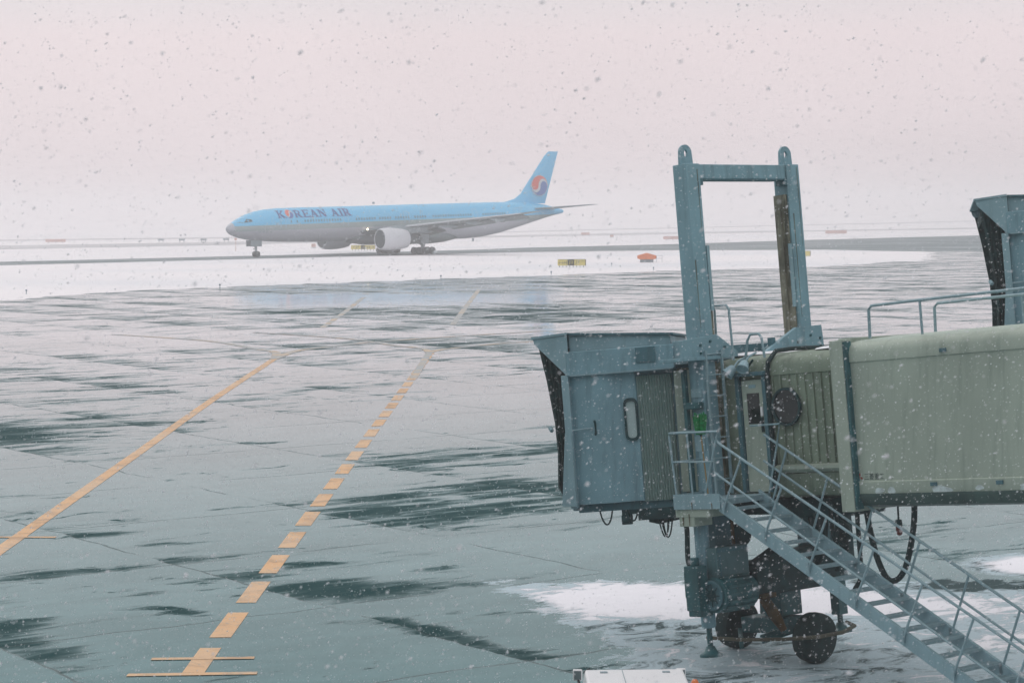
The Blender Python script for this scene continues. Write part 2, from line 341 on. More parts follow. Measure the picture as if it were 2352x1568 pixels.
rag = rag[:max(i for i, p in enumerate(rag) if p[1] > 400)+1]
flat('apron', [(200, 8), (200, 420)] + [tuple(p) for p in rag[::-1]] + [(-120, 8)], .004, APRON)
tx_lo = [(-170, 272), (-77.6, 347), (-35.8, 386), (-15, 402), (-6.6, 413.0), (2.6, 421.2), (31, 425.2), (57.6, 419.9), (63.9, 406.8), (72.5, 395), (90, 402), (160, 420), (200, 420)]
tx_up = [(-170, 291), (-83.1, 371.6), (-38.1, 412.8), (-7.1, 450.1), (2.8, 465.5), (36.3, 498.8), (75.4, 549.3), (121.4, 598.4), (260, 740), (260, 420)]
flat('taxiway', tx_lo + [(260, 421)] + tx_up[::-1][1:], .009, TAXI)
flat('runway', [(-260, 372), (-111, 496.7), (-66.8, 534.1), (3.9, 645.5), (49.9, 684.8), (99.3, 724.2), (164.5, 768), (300, 850), (320, 910), (174.1, 812.5), (104.8, 763.6), (53.4, 732.4), (4.2, 693.3), (-73.8, 590.3), (-123.4, 552.1), (-290, 410)], .012, RUNW)
flat('service_road', [(-300, 585), (-144.2, 645.2), (-35.2, 675.5), (4.7, 776.4), (132.4, 964.9), (300, 1210), (310, 1270), (138.7, 1011.2), (5, 814), (-37, 709.7), (-151.1, 676.3), (-310, 612)], .013, RUNW)
# painted lines
def paint_material():
    m, t, S, b = new_mat('worn_yellow_line_paint')
    geo = t.nodes.new('ShaderNodeNewGeometry'); P = geo.outputs['Position']
    n = S.noise(P, 1.3, 8, .7, .6); k = S.noise(P, .25, 5, .6)
    c = S.mix(S.ss(n, .46, .64), (.74, .38, .13), (.42, .20, .06)); c = S.mix(S.ss(k, .40, .64, 0, .5), c, (.68, .46, .28)); c = S.mix(S.ss(S.noise(P, 1.7, 9, .8, 1.4), .55, .66, 0, .8), c, (.28, .27, .25))
    t.links.new(c, b.inputs['Base Color']); b.inputs['Roughness'].default_value = .35; b.inputs['Specular IOR Level'].default_value = .3
    return m
PAINT = paint_material()
def worn_paint():
    m, t, S, b = new_mat('snow_blown_line_paint')
    geo = t.nodes.new('ShaderNodeNewGeometry'); P = geo.outputs['Position']
    mp = G(t, 'ShaderNodeMapping', Scale=(.35, .5, 1)); t.links.new(P, mp.inputs['Vector'])
    n = S.noise(mp.outputs[0], 1., 8, .65)
    t.links.new(S.mix(S.ss(n, .36, .56), (.58, .40, .25), (.36, .36, .36)), b.inputs['Base Color']); b.inputs['Roughness'].default_value = .4; b.inputs['Specular IOR Level'].default_value = .25
    return m
PAINTF = worn_paint()
def strip(mb, pts, wd, z):
    P = [V(*p) for p in pts]; l = []; r = []
    for i, p in enumerate(P):
        d = nrm(P[min(i+1, len(P)-1)]-P[max(i-1, 0)]); n = V(-d[1], d[0]); w_ = wd[i] if hasattr(wd, '__len__') else wd
        l.append((*(p+n*w_/2), z)); r.append((*(p-n*w_/2), z))
    k = len(P); mb.add(l+r, [(i, i+1, k+i+1, k+i) for i in range(k-1)])
def smooth_path(pts, n=8):
    P = [V(*p) for p in pts]; P = [2*P[0]-P[1]]+P+[2*P[-1]-P[-2]]; out = []
    for i in range(1, len(P)-2):
        for j in range(n):
            t = j/n; out.append(.5*((2*P[i])+(-P[i-1]+P[i+1])*t+(2*P[i-1]-5*P[i]+4*P[i+1]-P[i+2])*t*t+(-P[i-1]+3*P[i]-3*P[i+1]+P[i+2])*t**3))
    return out+[P[-2]]
ml = MB()
strip(ml, smooth_path([(-11.95, 38), (-12.2, 53.9), (-12.43, 74), (-12.73, 96.3), (-12.84, 123)]), .38, .010)
for k in range(30):
    y0 = 42.56+3.79*k; sh = .0118*(y0-40)
    strip(ml, [(-5.56+sh, y0), (-5.53+sh, min(y0+2.65, 127))], .41, .010) if y0 < 126 else None
strip(ml, [(-5.58, 39.3), (-5.57, 41.53)], .39, .010)
strip(ml, [(-6.50, 40.52), (-4.66, 40.56)], .20, .0145); strip(ml, [(-6.70, 39.12), (-4.46, 39.2)], .22, .0145)
strip(ml, [(-13.9, 56.15), (-11.28, 55.97)], .2, .0145)
ml.build('stand_marking', PAINT, smooth=0, kind='structure')
mf = MB()
strip(mf, smooth_path([(-4.7, 108), (-4.63, 127.5)]), .38, .0125)
strip(mf, smooth_path([(-12.84, 123), (-13.3, 128.6), (-14.45, 131.4), (-15.82, 134.5), (-17.63, 138.7), (-20.5, 143), (-26, 149)]), .5, .0145)
strip(mf, smooth_path([(-12.84, 123), (-12.5, 128.3), (-11.91, 131.1), (-10.4, 134.3), (-9.08, 137.1), (-7.33, 139.2), (-3.74, 143.4), (2, 149)]), .5, .017)
strip(mf, smooth_path([(-4.65, 127.4), (-4.2, 129.6), (-3.41, 131.3), (-1.44, 134.4), (.89, 137.1), (8, 143)]), .45, .0145)
strip(mf, smooth_path([(-4.65, 127.4), (-4.9, 130), (-5.44, 131.9), (-7.09, 134.7), (-8.64, 138.9), (-11.39, 143.5), (-17, 150)]), .4, .0195)
strip(mf, [(-12.91, 155.3), (-13.09, 178), (-13.54, 208.9)], .42, .010); strip(mf, [(-4.1, 158.6), (-3.75, 186.7), (-3.24, 226.8)], .42, .010)
for x0, x1, y in ((-12.14, -11.41, 151.3), (-15.65, -14.95, 218.9), (-14.3, -13.6, 218.5)): strip(mf, [(x0, y), (x1, y)], 1.6, .010)
mf.build('taxi_lane_marking', PAINTF, smooth=0, kind='structure')
# haze box
hz = MB().box((-3000, -40, -1), (3000, 6000, 24)); m = bpy.data.materials.new('haze_air'); m.use_nodes = True; t = m.node_tree; t.nodes.clear()
pv = t.nodes.new('ShaderNodeVolumePrincipled'); pv.inputs['Color'].default_value = (1, .955, .96, 1); pv.inputs['Density'].default_value = .00105; pv.inputs['Anisotropy'].default_value = 0.
ou = t.nodes.new('ShaderNodeOutputMaterial'); t.links.new(pv.outputs[0], ou.inputs['Volume'])
hz.build('haze', m, smooth=0, kind='stuff')

# the terminal the picture is taken from: unseen facade behind the camera, added to shade the bridge
tm = thing('terminal_building', 'unseen dark glass terminal facade behind the viewpoint, added to shade the bridge', 'terminal building', (0, -3, 0), world=False)
MB().box((-160, -16, 0), (160, -.35, 21)).build('wall', mat('terminal_wall', (.10, .15, .16), .6), tm)
for k in range(4): MB().box((-160, -.35, 4.2+5*k), (160, .05, 4.9+5*k)).build('floor_band', mat('terminal_band', (.22, .28, .29), .5), tm)
for k in range(4):
    z0, z1 = (.1, 4.2) if k == 0 else (-.1+5*k, 4.2+5*k); g_ = MB().box((-160, -.33, z0), (160, -.2, z1)).build('glazing', mat('terminal_glass', (.02, .045, .05), .15), tm)
for k in range(81): MB().box((-160+4*k-.06, -.19, .1), (-160+4*k+.06, -.02, 19.2)).build('mullion', mat('terminal_band', (.2, .2, .2)), tm)
# ------------------------------------------------------------------ boarding bridge frames
_s = math.radians(6.2); _a = nrm(V(.648, -.761, 0)); TU = _a*math.cos(_s)+V(0, 0, math.sin(_s)); TV = V(-_a[1], _a[0], 0); TW = np.cross(TU, TV)
M0 = V(4.68, 40.5, 0)
def TF(o=V(0, 0, 0)): return lambda p: M0+o+TU*p[0]+TV*p[1]+TW*p[2]
CC = nrm(-.768*TU-.64*TV); CN = np.cross(TW, CC); CN = CN if CN[1] < 0 else -CN
R0 = M0-TU*1.2
def CF(o=V(0, 0, 0), sh=1.03): return lambda p: R0+o+CC*(p[0]-sh)+CN*p[1]+TW*p[2]
def wave(x): return math.sin(x)
def build_cab(root, o):
    X = CF(o)
    # side shells: near (n=+1.5) and far
    side = [(3.34, 1.46), (3.2, 1.52), (3.0, 1.57), (2.75, 1.58), (2.55, 1.53), (2.5, 1.5), (2.16, 1.5), (2.1, 1.36), (.9, 1.36)]
    ins = [(1.0, 1.28), (2.2, 1.28), (3.34, 1.38)]
    out = side+[(p[0], -p[1]) for p in side[::-1]]+[(p[0], -p[1]) for p in ins[::-1]]+ins
    cab = MB(X).prism(out, 2, 2.95, 5.25).build('cab', BLUE, root, smooth=40)
    fb = MB(X).box((1.42, -1.62, 5.25), (3.36, 1.62, 5.68)); fb.build('fascia', BLUE, cab, bevel=.015)
    rf = MB(X).prism([(1.48, 5.68), (3.3, 5.68), (3.3, 5.98), (1.48, 5.84)], 1, -1.45, 1.45); rf.build('roof_box', BLUEL, cab, bevel=.01)
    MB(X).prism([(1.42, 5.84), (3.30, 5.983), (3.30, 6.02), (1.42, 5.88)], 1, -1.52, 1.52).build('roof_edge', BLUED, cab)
    MB(X).box((1.0, .6, 5.3), (1.44, 1.58, 5.72)).build('roof_bracket', BLUEL, cab, bevel=.01)
    MB(X).box((1.75, 1.62, 5.40), (2.1, 1.66, 5.66)).build('fascia_panel', BLUED, cab)
    MB(X).box((1.46, 1.62, 5.24), (3.3, 1.65, 5.265)).build('fascia_trim', GALV, cab)
    # folding walls
    for sgn in (1, -1):
        k = 26; pts = []
        for i in range(k+1):
            tt = 1.52+.64*i/k; pts.append((tt, sgn*(1.44+(.05 if i % 2 else 0))))
        back = [(2.16, sgn*1.38), (1.52, sgn*1.38)]
        MB(X).loft([[(p[0], p[1], z) for p in pts+back] for z in (2.93, 5.16)]).build('folding_wall', CORR, cab, smooth=0)
    # window: recessed tall slot
    def slot(w0, w1, t0, t1, r, n):
        pts = []
        for cx, cz, a0 in ((t1-r, w1-r, 0), (t0+r, w1-r, 90), (t0+r, w0+r, 180), (t1-r, w0+r, 270)):
            for k in range(6): a = math.radians(a0+18*k); pts.append((cx+r*math.cos(a), cz+r*math.sin(a)))
        return pts
    fr = MB(X); P = slot(4.02, 4.78, 2.15, 2.40, .1, 0); Q = slot(4.07, 4.73, 2.19, 2.36, .07, 0)
    fr.loft([[(p[0], 1.50, p[1]) for p in P], [(p[0], 1.545, p[1]) for p in P], [(p[0], 1.545, p[1]) for p in Q], [(p[0], 1.51, p[1]) for p in Q]], cap=False)
    fr.build('window_frame', DARK, cab, smooth=30)
    MB(X).prism([(p[0], p[1]) for p in Q], 1, 1.505, 1.515).build('window_pane', PALEGL, cab, smooth=0)
    # handle and its bar
    MB(X).tube([(2.93, 1.6, 4.42), (2.91, 1.66, 4.38), (2.91, 1.66, 4.22), (2.93, 1.6, 4.18)], .022, 6).build('handle', DARK, cab)
    MB(X).tube([(3.40, 1.58, 4.28), (2.98, 1.61, 4.30)], .014, 6).build('tie_bar', GALV, cab)
    # front frame, visor and curtain
    ff = MB(X)
    for sgn in (1, -1): ff.box((3.34, sgn*1.36, 2.9), (3.47, sgn*1.60, 5.27))
    ff.box((3.34, -1.36, 2.84), (3.47, 1.36, 2.99)); ff.build('front_frame', BLUEL, cab, bevel=.01)
    vs = MB(X)
    for sgn in (1, -1):
        vs.prism([(3.31, 5.98), (3.92, 5.95), (3.90, 5.86), (3.36, 5.26), (3.31, 5.27)], 1, sgn*1.57, sgn*1.61)
    vs.prism([(3.31, 5.985), (3.95, 5.95), (3.95, 5.99), (3.31, 6.03)], 1, -1.63, 1.63)
    vs.build('visor', BLUEL, cab)
    for sgn in (1, -1): MB(X).prism([(3.36, 4.25), (3.47, 4.25), (3.62, 2.95), (3.36, 2.93)], 1, sgn*1.605, sgn*1.635).build('wind_plate', BLUEL, cab)
    cu = MB(X); fo = [(3.86, 5.80), (3.76, 5.2), (3.67, 4.43), (3.66, 3.9), (3.70, 3.30), (3.58, 3.02)]
    for sgn in (1, -1):
        rows = []
        for kk in range(9):
            f = kk/8; rows.append([(3.40+(p[0]-3.40)*f, sgn*(1.50+.05*(kk % 2)-.08*f), p[1]) for p in fo])
        cu.loft(rows, cap=False, closed=False)
        cu.loft([[(p[0], sgn*1.36, p[1]) for p in fo], [(3.47, sgn*1.30, p[1]) for p in fo]], cap=False, closed=False)
        cu.loft([[(p[0], sgn*1.42, p[1]) for p in fo], [(p[0], sgn*1.36, p[1]) for p in fo]], cap=False, closed=False)
    cu.box((3.45, -1.40, 5.55), (3.82, 1.40, 5.75)); cu.build('bellows_curtain', FABRIC, cab, smooth=25)
    MB(X).tube([(3.76, 1.44, 4.36), (3.72, 1.5, 4.30)], .04, 6).build('curtain_pad', BLUEL, cab)
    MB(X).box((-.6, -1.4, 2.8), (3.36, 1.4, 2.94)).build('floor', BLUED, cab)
    un = MB(X); un.box((1.55, .9, 2.60), (2.3, 1.45, 2.80)); un.prism([(1.2, 2.84), (2.15, 2.84), (2.13, 2.55), (1.95, 2.5), (1.2, 2.62)], 1, .2, 1.30)
    un.box((2.3, .5, 2.72), (2.45, 1.4, 2.80)); un.lathe([(-.09, .09), (.09, .09)], (2.52, 1.3, 2.62), (1, 0, 0), 12); un.box((2.42, 1.25, 2.62), (2.6, 1.35, 2.8))
    un.build('undercarriage', DARK, cab)
    cb = MB(X)
    def loop(t0, t1, dz, n_, r=.016, z0=2.8):
        cb.tube([(t0+(t1-t0)*i/10, n_, z0-dz*math.sin(PI*i/10)**.7) for i in range(11)], r, 6)
    loop(2.76, 2.98, .24, 1.42); loop(2.30, 2.48, .2, 1.42); loop(1.75, 1.95, .42, 1.40, .014, 2.7); loop(1.78, 1.88, .41, 1.36, .014, 2.7); loop(1.70, 1.92, .44, 1.32, .014, 2.7)
    cb.build('cable', RUBBER, cab, split=True)
    sn = MB(X); rr = np.random.default_rng(5)
    return cab
def build_rotunda(root, o):
    X = CF(o, 0.); r = MB(X); n = 32
    r.loft([[(1.42*math.cos(2*PI*k/n), 1.42*math.sin(2*PI*k/n), z) for k in range(n)] for z in (2.85, 5.28)])
    ro = r.build('rotunda', BEIGED, root, smooth=40)
    MB(X).loft([[(q*math.cos(2*PI*k/n), q*math.sin(2*PI*k/n), z) for k in range(n)] for q, z in ((1.5, 5.24), (1.5, 5.34), (1.2, 5.42), (.3, 5.46))]).build('roof', BLUED, ro, smooth=30)
    MB(X).box((.10, 1.35, 3.05), (.44, 1.49, 5.2)).build('side_panel', BEIGE, ro, bevel=.01)
    return ro

root = thing('boarding_bridge', 'big grey green passenger boarding bridge in the foreground with lift frame, wheels and service stair', 'boarding bridge', tuple(M0))
cab1 = build_cab(root, V(0, 0, 0)); rot1 = build_rotunda(root, V(0, 0, 0))
X = TF()
# inner tunnel with cap profile
def tunnel_prof(hw, w0, w1):
    h = [(0, w0), (hw-.3, w0), (hw-.06, w0+.05), (hw+.02, w0+.2), (hw+.02, w0+.42), (hw, w0+.435), (hw, w1-.36), (hw+.02, w1-.345), (hw+.02, w1-.19), (hw-.02, w1-.09), (hw-.1, w1-.03), (hw-.25, w1), (0, w1+.05)]
    return h+[(-p[0], p[1]) for p in h[-2:0:-1]]
def tunnel(name, hw, w0, w1, u0, u1, m, parent):
    pr = tunnel_prof(hw, w0, w1); return MB(X).loft([[(u, p[0], p[1]) for p in pr] for u in (u0, u1)]).build(name, m, parent, smooth=40)
inner = tunnel('inner_tunnel', .95, 2.86, 5.33, -.3, 3.3, BEIGED, root)
rb = MB(X)
for i in range(8): rb.box((1.36+.185*i, -.985, 3.46), (1.375+.185*i, -.95, 4.98))
rb.build('wall_rib', BEIGED, inner, split=True)
lg = MB(X).prism([(-.99, 3.30), (-1.06, 3.36), (-1.06, 3.42), (-.96, 3.44)], 0, 1.32, 3.1); lg.build('ledge', BEIGE, inner)
# door
fr = MB(X)
fr.box((.53, -1.05, 2.98), (.61, -.90, 5.02)); fr.box((1.17, -1.05, 2.98), (1.25, -.90, 5.02)); fr.box((.50, -1.12, 5.0), (1.28, -.90, 5.07))
fr.build('door_frame', BLUED, inner, bevel=.008)
d = MB(X).box((.64, -1.0, 2.99), (1.15, -.93, 4.93)).build('door', BEIGE, root, bevel=.008)
MB(X).box((.765, -1.012, 4.17), (1.05, -.995, 4.70)).build('door_window', GLASS, d)
MB(X).box((1.08, -1.03, 4.3), (1.13, -1.0, 4.46)).build('lock_plate', WHITE, d)
MB(X).box((.82, -1.008, 4.79), (.98, -.998, 4.85)).build('door_notice', BLUEL, d)
MB(X).box((1.09, -1.05, 4.02), (1.12, -.99, 4.28)).build('door_handle', DARK, d)
# porthole
ph = MB(X); ph.lathe([(0, .33), (.05, .33), (.05, .29), (.02, .29)], (1.68, -.99, 4.43), (0, -1, 0), 32)
pw = ph.build('porthole', DARK, root, smooth=30)
MB(X).lathe([(0, .3), (.022, .3)], (1.68, -.99, 4.43), (0, -1, 0), 32).build('pane', GLASS, pw)
# pipe over roof
MB(X).tube([(1.30, -1.02, 3.0), (1.30, -1.02, 4.98), (1.32, -1.0, 5.22), (1.36, -.82, 5.40), (1.38, -.4, 5.42), (1.38, .9, 5.4)], .04, 8).build('conduit', RUBBER, inner)
MB(X).tube([(1.0, -1.03, 5.28), (.9, -1.08, 5.15), (.75, -1.1, 5.05), (.70, -1.08, 4.95)], .02, 6).build('lamp_cable', RUBBER, inner)
# floodlights
for q in ((.62, -1.24, 5.10, -.5), (.92, -1.2, 5.17, .35)):
    f = MB(X); dr = nrm(V(q[3]*.8, -.75, -.75)); c = V(*q[:3])
    f.lathe([(-.12, .05), (-.09, .075), (.04, .105), (.07, .115), (.07, .1), (.055, .095)], c, dr, 16)
    f.tube([c-dr*.1, c-dr*.1+V(0, .12, .1), c-dr*.1+V(0, .3, .16)], .02, 6)
    fl = f.build('floodlight', BLUEL, root, smooth=40)
    MB(X).lathe([(.04, .092), (.045, .092)], c, dr, 16).build('lens', PALEGL, fl)
# outer tunnel
outer = tunnel('outer_tunnel', 1.25, 2.7, 5.44, 3.3, 17, BEIGE, root)
co = MB(X); pr = [(0, 2.62), (1.36, 2.62), (1.36, 5.47), (0, 5.5)]; pr = pr+[(-1.36, 5.47), (-1.36, 2.62)]
cl_ = MB(X)
for sgn in (1, -1): cl_.box((3.06, sgn*1.12, 2.64), (3.34, sgn*1.36, 5.47))
cl_.box((3.06, -1.12, 5.36), (3.34, 1.12, 5.50)); cl_.box((3.06, -1.12, 2.64), (3.34, 1.12, 2.82))
cl_.build('tunnel_collar', BEIGE, root, bevel=.01)
cs = MB(X)
for sgn in (1, -1): cs.box((3.345, sgn*1.2, 2.68), (3.40, sgn*1.345, 5.44))
cs.build('collar_seal', DARKB, root, split=True)
MB(X).prism([(-1.286, 2.93), (-1.286, 2.88), (-1.21, 2.735), (-.93, 2.685), (-.6, 2.685), (-.6, 2.72), (-1.2, 2.93)], 0, 3.41, 16.9).build('underside_shade_strip', mat('underside_shade_paint', (.055, .10, .09), .6, noise=.3, dirt=.5, dirtcol=(.02, .035, .035)), outer)  # added dark strip: shade under the tunnel put into the colour
bk = MB(X)
for u_, w_ in ((5.3, 5.17), (8.3, 5.17), (6.2, 3.06), (4.9, 3.06), (7.8, 3.06), (9.5, 5.17)): bk.box((u_, -1.292, w_-.03), (u_+.13, -1.26, w_+.03))
bk.build('panel_bracket', BLUED, outer, split=True)
st = MB(X); rs = np.random.default_rng(4)
for u_, wd, ht in ((3.72, .22, .13), (3.98, .2, .15), (4.85, .5, .2), (5.75, .22, .1), (6.6, .3, .16)):   # rubbed pale patches on the lower band
    pts = [(u_+wd*(.5+.5*math.cos(a)*rs.uniform(.6, 1)), 3.02-ht*.35+ht*.5*math.sin(a)*rs.uniform(.6, 1)) for a in np.linspace(0, 2*PI, 14)[:-1]]
    st.prism(pts, 1, -1.274, -1.2715)
st.build('paint_patch', mat('bare_pale_paint', (.52, .60, .60), .6, noise=.3, nscale=8), outer, smooth=0, split=True)
mk = MB(X); ez = V(1, 0, 0); ew = V(0, 0, 1)
text_on(mk, '三菱重工', .115, V(3.50, -1.2535, 3.165), V(.95, 0, 0), V(0, 0, 1)); mk.build('maker_lettering', SIGNM, outer, smooth=0)
mr_ = MB(X)
def rhomb(c, ang, s_=.042):
    d1 = V(math.cos(ang), 0, math.sin(ang)); d2 = V(-math.sin(ang), 0, math.cos(ang)); c = np.asarray(c)
    mr_.add([c, c+d1*s_+d2*s_*.577, c+d1*2*s_, c+d1*s_-d2*s_*.577], [(0, 1, 2, 3)])
for k in range(3): rhomb((3.415, -1.2535, 3.205), math.radians(90+120*k), .036)
mr_.build('maker_emblem', REDM, outer, smooth=0)
def handrail(name, pts, posts, r, m, parent):
    h = MB(X); h.tube(pts, r, 8)
    for p, q in posts: h.tube([p, q], r*.9, 6)
    return h.build(name, m, parent)
handrail('roof_handrail', [(3.72, -1.08, 5.46), (3.74, -1.08, 5.93), (3.80, -1.08, 5.99), (4.8, -1.08, 6.0), (17, -1.08, 6.05)], [((4.82, -1.08, 5.45), (4.82, -1.08, 6.0)), ((7.4, -1.08, 5.45), (7.4, -1.08, 6.0)), ((10, -1.08, 5.45), (10, -1.08, 6.0))], .026, GALV, outer)
handrail('roof_handrail', [(3.33, 1.08, 5.5), (3.35, 1.08, 5.93), (3.42, 1.08, 5.99), (17, 1.08, 6.0)], [((5.2, 1.08, 5.45), (5.2, 1.08, 6.0)), ((8, 1.08, 5.45), (8, 1.08, 6.0))], .026, GALV, outer)
# lift columns, cross beam, lugs
for sgn in (-1, 1):
    lc = MB(X).box((-.17, sgn*1.12, 1.25), (.17, sgn*1.45, 8.8)).build('lift_column', [BLUE], root, bevel=.012)
    gr = MB(X); gr.box((-.13, sgn*1.035, 5.55 if sgn > 0 else 5.5), (.13, sgn*1.117, 8.25 if sgn > 0 else 7.35)); gr.box((-.05, sgn*1.0, 5.5), (.05, sgn*1.035, 8.0 if sgn > 0 else 7.2)); gr.box((-.12, sgn*1.04, 2.8), (.14, sgn*1.117, 5.3)); gr.build('guide_rail', RUST, lc)
    gw = MB(X).box((.135, sgn*1.03, 6.2), (.168, sgn*1.10, 7.35)).build('rail_edge', BLUEL, lc)
    # lug: plate with hole, in the v-w plane
    o_ = []; i_ = []
    for k in range(25):
        a = PI*k/24; o_.append((.15*math.cos(a), 9.0+.15*math.sin(a)))
    cv = sgn*1.285
    outl = [(.165, 8.78)]+[(p[0]*1.0, p[1]) for p in o_]+[(-.165, 8.78)]
    nh = len(outl); ring = [(cv+p[0], p[1]) for p in outl]; hol = []
    for p in outl:
        a = math.atan2(p[1]-8.99, p[0]); hol.append((cv+.042*math.cos(a), 8.99+.068*math.sin(a)))
    lm = MB(X)
    lm.loft([[(u_, p[0], p[1]) for p in ring] for u_ in (-.022, .022)], cap=False); lm.loft([[(u_, p[0], p[1]) for p in hol] for u_ in (-.022, .022)], cap=False)
    for u_ in (-.022, .022): lm.loft([[(u_, p[0], p[1]) for p in ring], [(u_, p[0], p[1]) for p in hol]], cap=False)
    lm.build('lifting_lug', BLUE, lc, smooth=30)
    MB(X).box((-.06, sgn*1.05, 8.42), (.16, sgn*1.13, 8.54)).build('beam_bracket', BLUED, lc)
    sl_ = MB(X)
    if sgn < 0: sl_.prism([(-1.98, 5.36), (-1.98, 5.70), (-1.5, 5.74), (-1.12, 5.78), (-.62, 5.46), (-.62, 5.36)], 0, .18, .26); sl_.box((-.3, -2.0, 5.34), (.3, -1.1, 5.40))
    else: sl_.prism([(.10, 5.36), (.14, 5.44), (.95, 5.82), (1.62, 5.84), (1.66, 5.36)], 0, .18, .26); sl_.box((-.3, .2, 5.34), (.3, 1.6, 5.40))
    sl_.build('saddle_plate', BLUE, root, bevel=.006)
    hl = MB(X)
    for v_, w_ in ((sgn*1.55, 5.6), (sgn*1.55, 5.46), (sgn*.95, 5.55), (sgn*1.3, 5.66)): hl.lathe([(0, .025), (.02, .025)], (.262, v_, w_), (1, 0, 0), 8)
    hl.build('saddle_bolt', DARKB, root, split=True)
MB(X).box((-.12, -1.12, 8.53), (.14, 1.12, 8.79)).build('cross_beam', BLUE, root, bevel=.012)
MB(X).box((-.14, -1.03, 8.515), (.16, 1.03, 8.53)).build('beam_flange', BLUED, root)
rbm = MB(X); rbm.box((-.25, -.6, 5.44), (-.12, .75, 5.58)); rbm.bar((0, .72, 5.55), (.1, .2, 5.42), .08, .1); rbm.box((.1, .33, 5.42), (.2, .43, 5.66)); rbm.build('roof_beam', BLUED, root)
sp_ = MB(X)
for (u0, v0, w0, a, b_, h_) in ((-.1, .75, 5.46, .3, .35, .10), (.7, .1, 5.37, .5, .5, .05), (2.2, 0, 5.37, .7, .6, .05), (.2, -.3, 5.37, .4, .4, .05), (2.9, .2, 5.4, .3, .6, .04), (-.1, 1.35, 5.42, .2, .2, .06)):
    n = 14; rr = np.random.default_rng(int(u0*100)+50).uniform(.75, 1.1, n)
    sp_.loft([[(u0+a*q*rr[k]*math.cos(2*PI*k/n), v0+b_*q*rr[k]*math.sin(2*PI*k/n), w0+h_*z) for k in range(n)] for q, z in ((1, 0), (.95, .4), (.7, .85), (.25, 1))])
sp_.build('roof_snow', SNOW, root, smooth=60, split=True)
# roof hoops
MB(X).tube([(.04, -.92, 5.3), (.06, -.92, 6.22), (.0, -.92, 6.29), (.36, -.92, 6.27), (.41, -.92, 6.2), (.43, -.92, 5.3)], .022, 8).build('hoop_rail', GALV, root)
MB(X).tube([(.70, -.90, 5.3), (.78, -.90, 5.62), (.86, -.90, 5.72), (1.06, -.90, 5.72), (1.12, -.90, 5.65), (1.16, -.90, 5.3)], .024, 8).build('hoop_rail', GALV, root)
# ladder
la = MB(X)
for v_ in (-1.46, -1.07): la.box((.27, v_-.02, 2.98), (.31, v_+.02, 5.5))
for k in range(7): la.tube([(.29, -1.46, 3.25+.365*k), (.29, -1.07, 3.25+.365*k)], .013, 6)
la.build('ladder', GALV, root)
pt = MB(X); pt.box((-.27, -1.56, 3.05), (-.19, -1.47, 5.2)); pt.box((-.19, -1.58, 4.50), (.14, -1.47, 4.62)); pt.build('guide_bracket', DARKB, root, bevel=.01)
pp = MB(X); pp.box((-.14, -1.47, 3.75), (.1, -1.452, 4.02)); pp.box((-.14, -1.47, 4.7), (.12, -1.452, 4.85)); pp.build('notice_plate', BLUEL, root, split=True)
# landing and service stair
stair = MB(X).box((-.02, -2.20, 2.86), (1.14, -1.0, 2.96)).build('landing', GALV, root, bevel=.006)
kb = MB(X); kb.box((-.02, -2.22, 2.80), (1.1, -2.2, 3.06)); kb.box((-.04, -2.2, 2.80), (-.02, -1.2, 3.06)); kb.build('kick_plate', BLUEL, stair, split=True)
bx = MB(X); bx.box((.05, -2.18, 2.50), (.42, -1.75, 2.80)); bx.box((-.02, -2.19, 2.66), (.8, -1.5, 2.80)); bx.build('floor_box', BEIGE, stair, bevel=.008)
lr = MB(X); lr.tube([(.06, -2.2, 2.9), (-.02, -2.2, 4.08), (0, -2.2, 4.12), (1.16, -2.2, 4.11), (1.12, -2.2, 4.0), (.72, -2.2, 2.98)], .02, 8)
lr.tube([(.02, -2.2, 3.62), (1.02, -2.2, 3.6)], .016, 6); lr.tube([(.04, -2.2, 3.04), (.74, -2.2, 3.02)], .016, 6)
lr.tube([(.45, -2.2, 2.98), (.42, -2.2, 4.12)], .016, 6)
lr.tube([(-.02, -2.2, 4.12), (-.06, -1.25, 4.12)], .02, 6); lr.tube([(-.0, -2.2, 3.62), (-.06, -1.25, 3.62)], .016, 6); lr.tube([(-.06, -1.25, 2.95), (-.06, -1.25, 4.12)], .02, 6)
lr.build('landing_rail', GALV, stair)
MB(X).tube([(.92, -1.15, 4.14), (1.62, -1.15, 4.15), (1.5, -1.15, 3.75), (1.25, -1.15, 2.98)], .018, 6).build('landing_rail', GALV, stair)
def sw(u_): return 2.99-.567*(u_-1.06)
for v_, nm in ((-2.15, 'stringer'), (-1.15, 'stringer')):
    s_ = MB(X).prism([(1.02, sw(1.0)+.02), (1.10, sw(1.06)), (7.75, sw(7.75)), (7.72, sw(7.72)-.12), (7.5, sw(7.5)-.25), (1.02, sw(1.02)-.25)], 1, v_-.03, v_+.03)
    s_.build(nm, BLUEL, stair, bevel=.005)
nst = 19
for k in range(nst):
    u_ = 1.22+.345*k; w_ = sw(u_)-.09
    tr_ = MB(X); tr_.box((u_-.02, -2.12, w_-.045), (u_+.0, -1.18, w_)); tr_.box((u_+.2, -2.12, w_-.045), (u_+.22, -1.18, w_))
    for j in range(6): tr_.box((u_, -2.12, w_-.018-.0005*j), (u_+.2, -2.1, w_)) if j == 0 else tr_.box((u_+.035*j-.008, -2.1, w_-.03), (u_+.035*j+.006, -1.18, w_-.002))
    tr_.build('tread', GALV, stair)
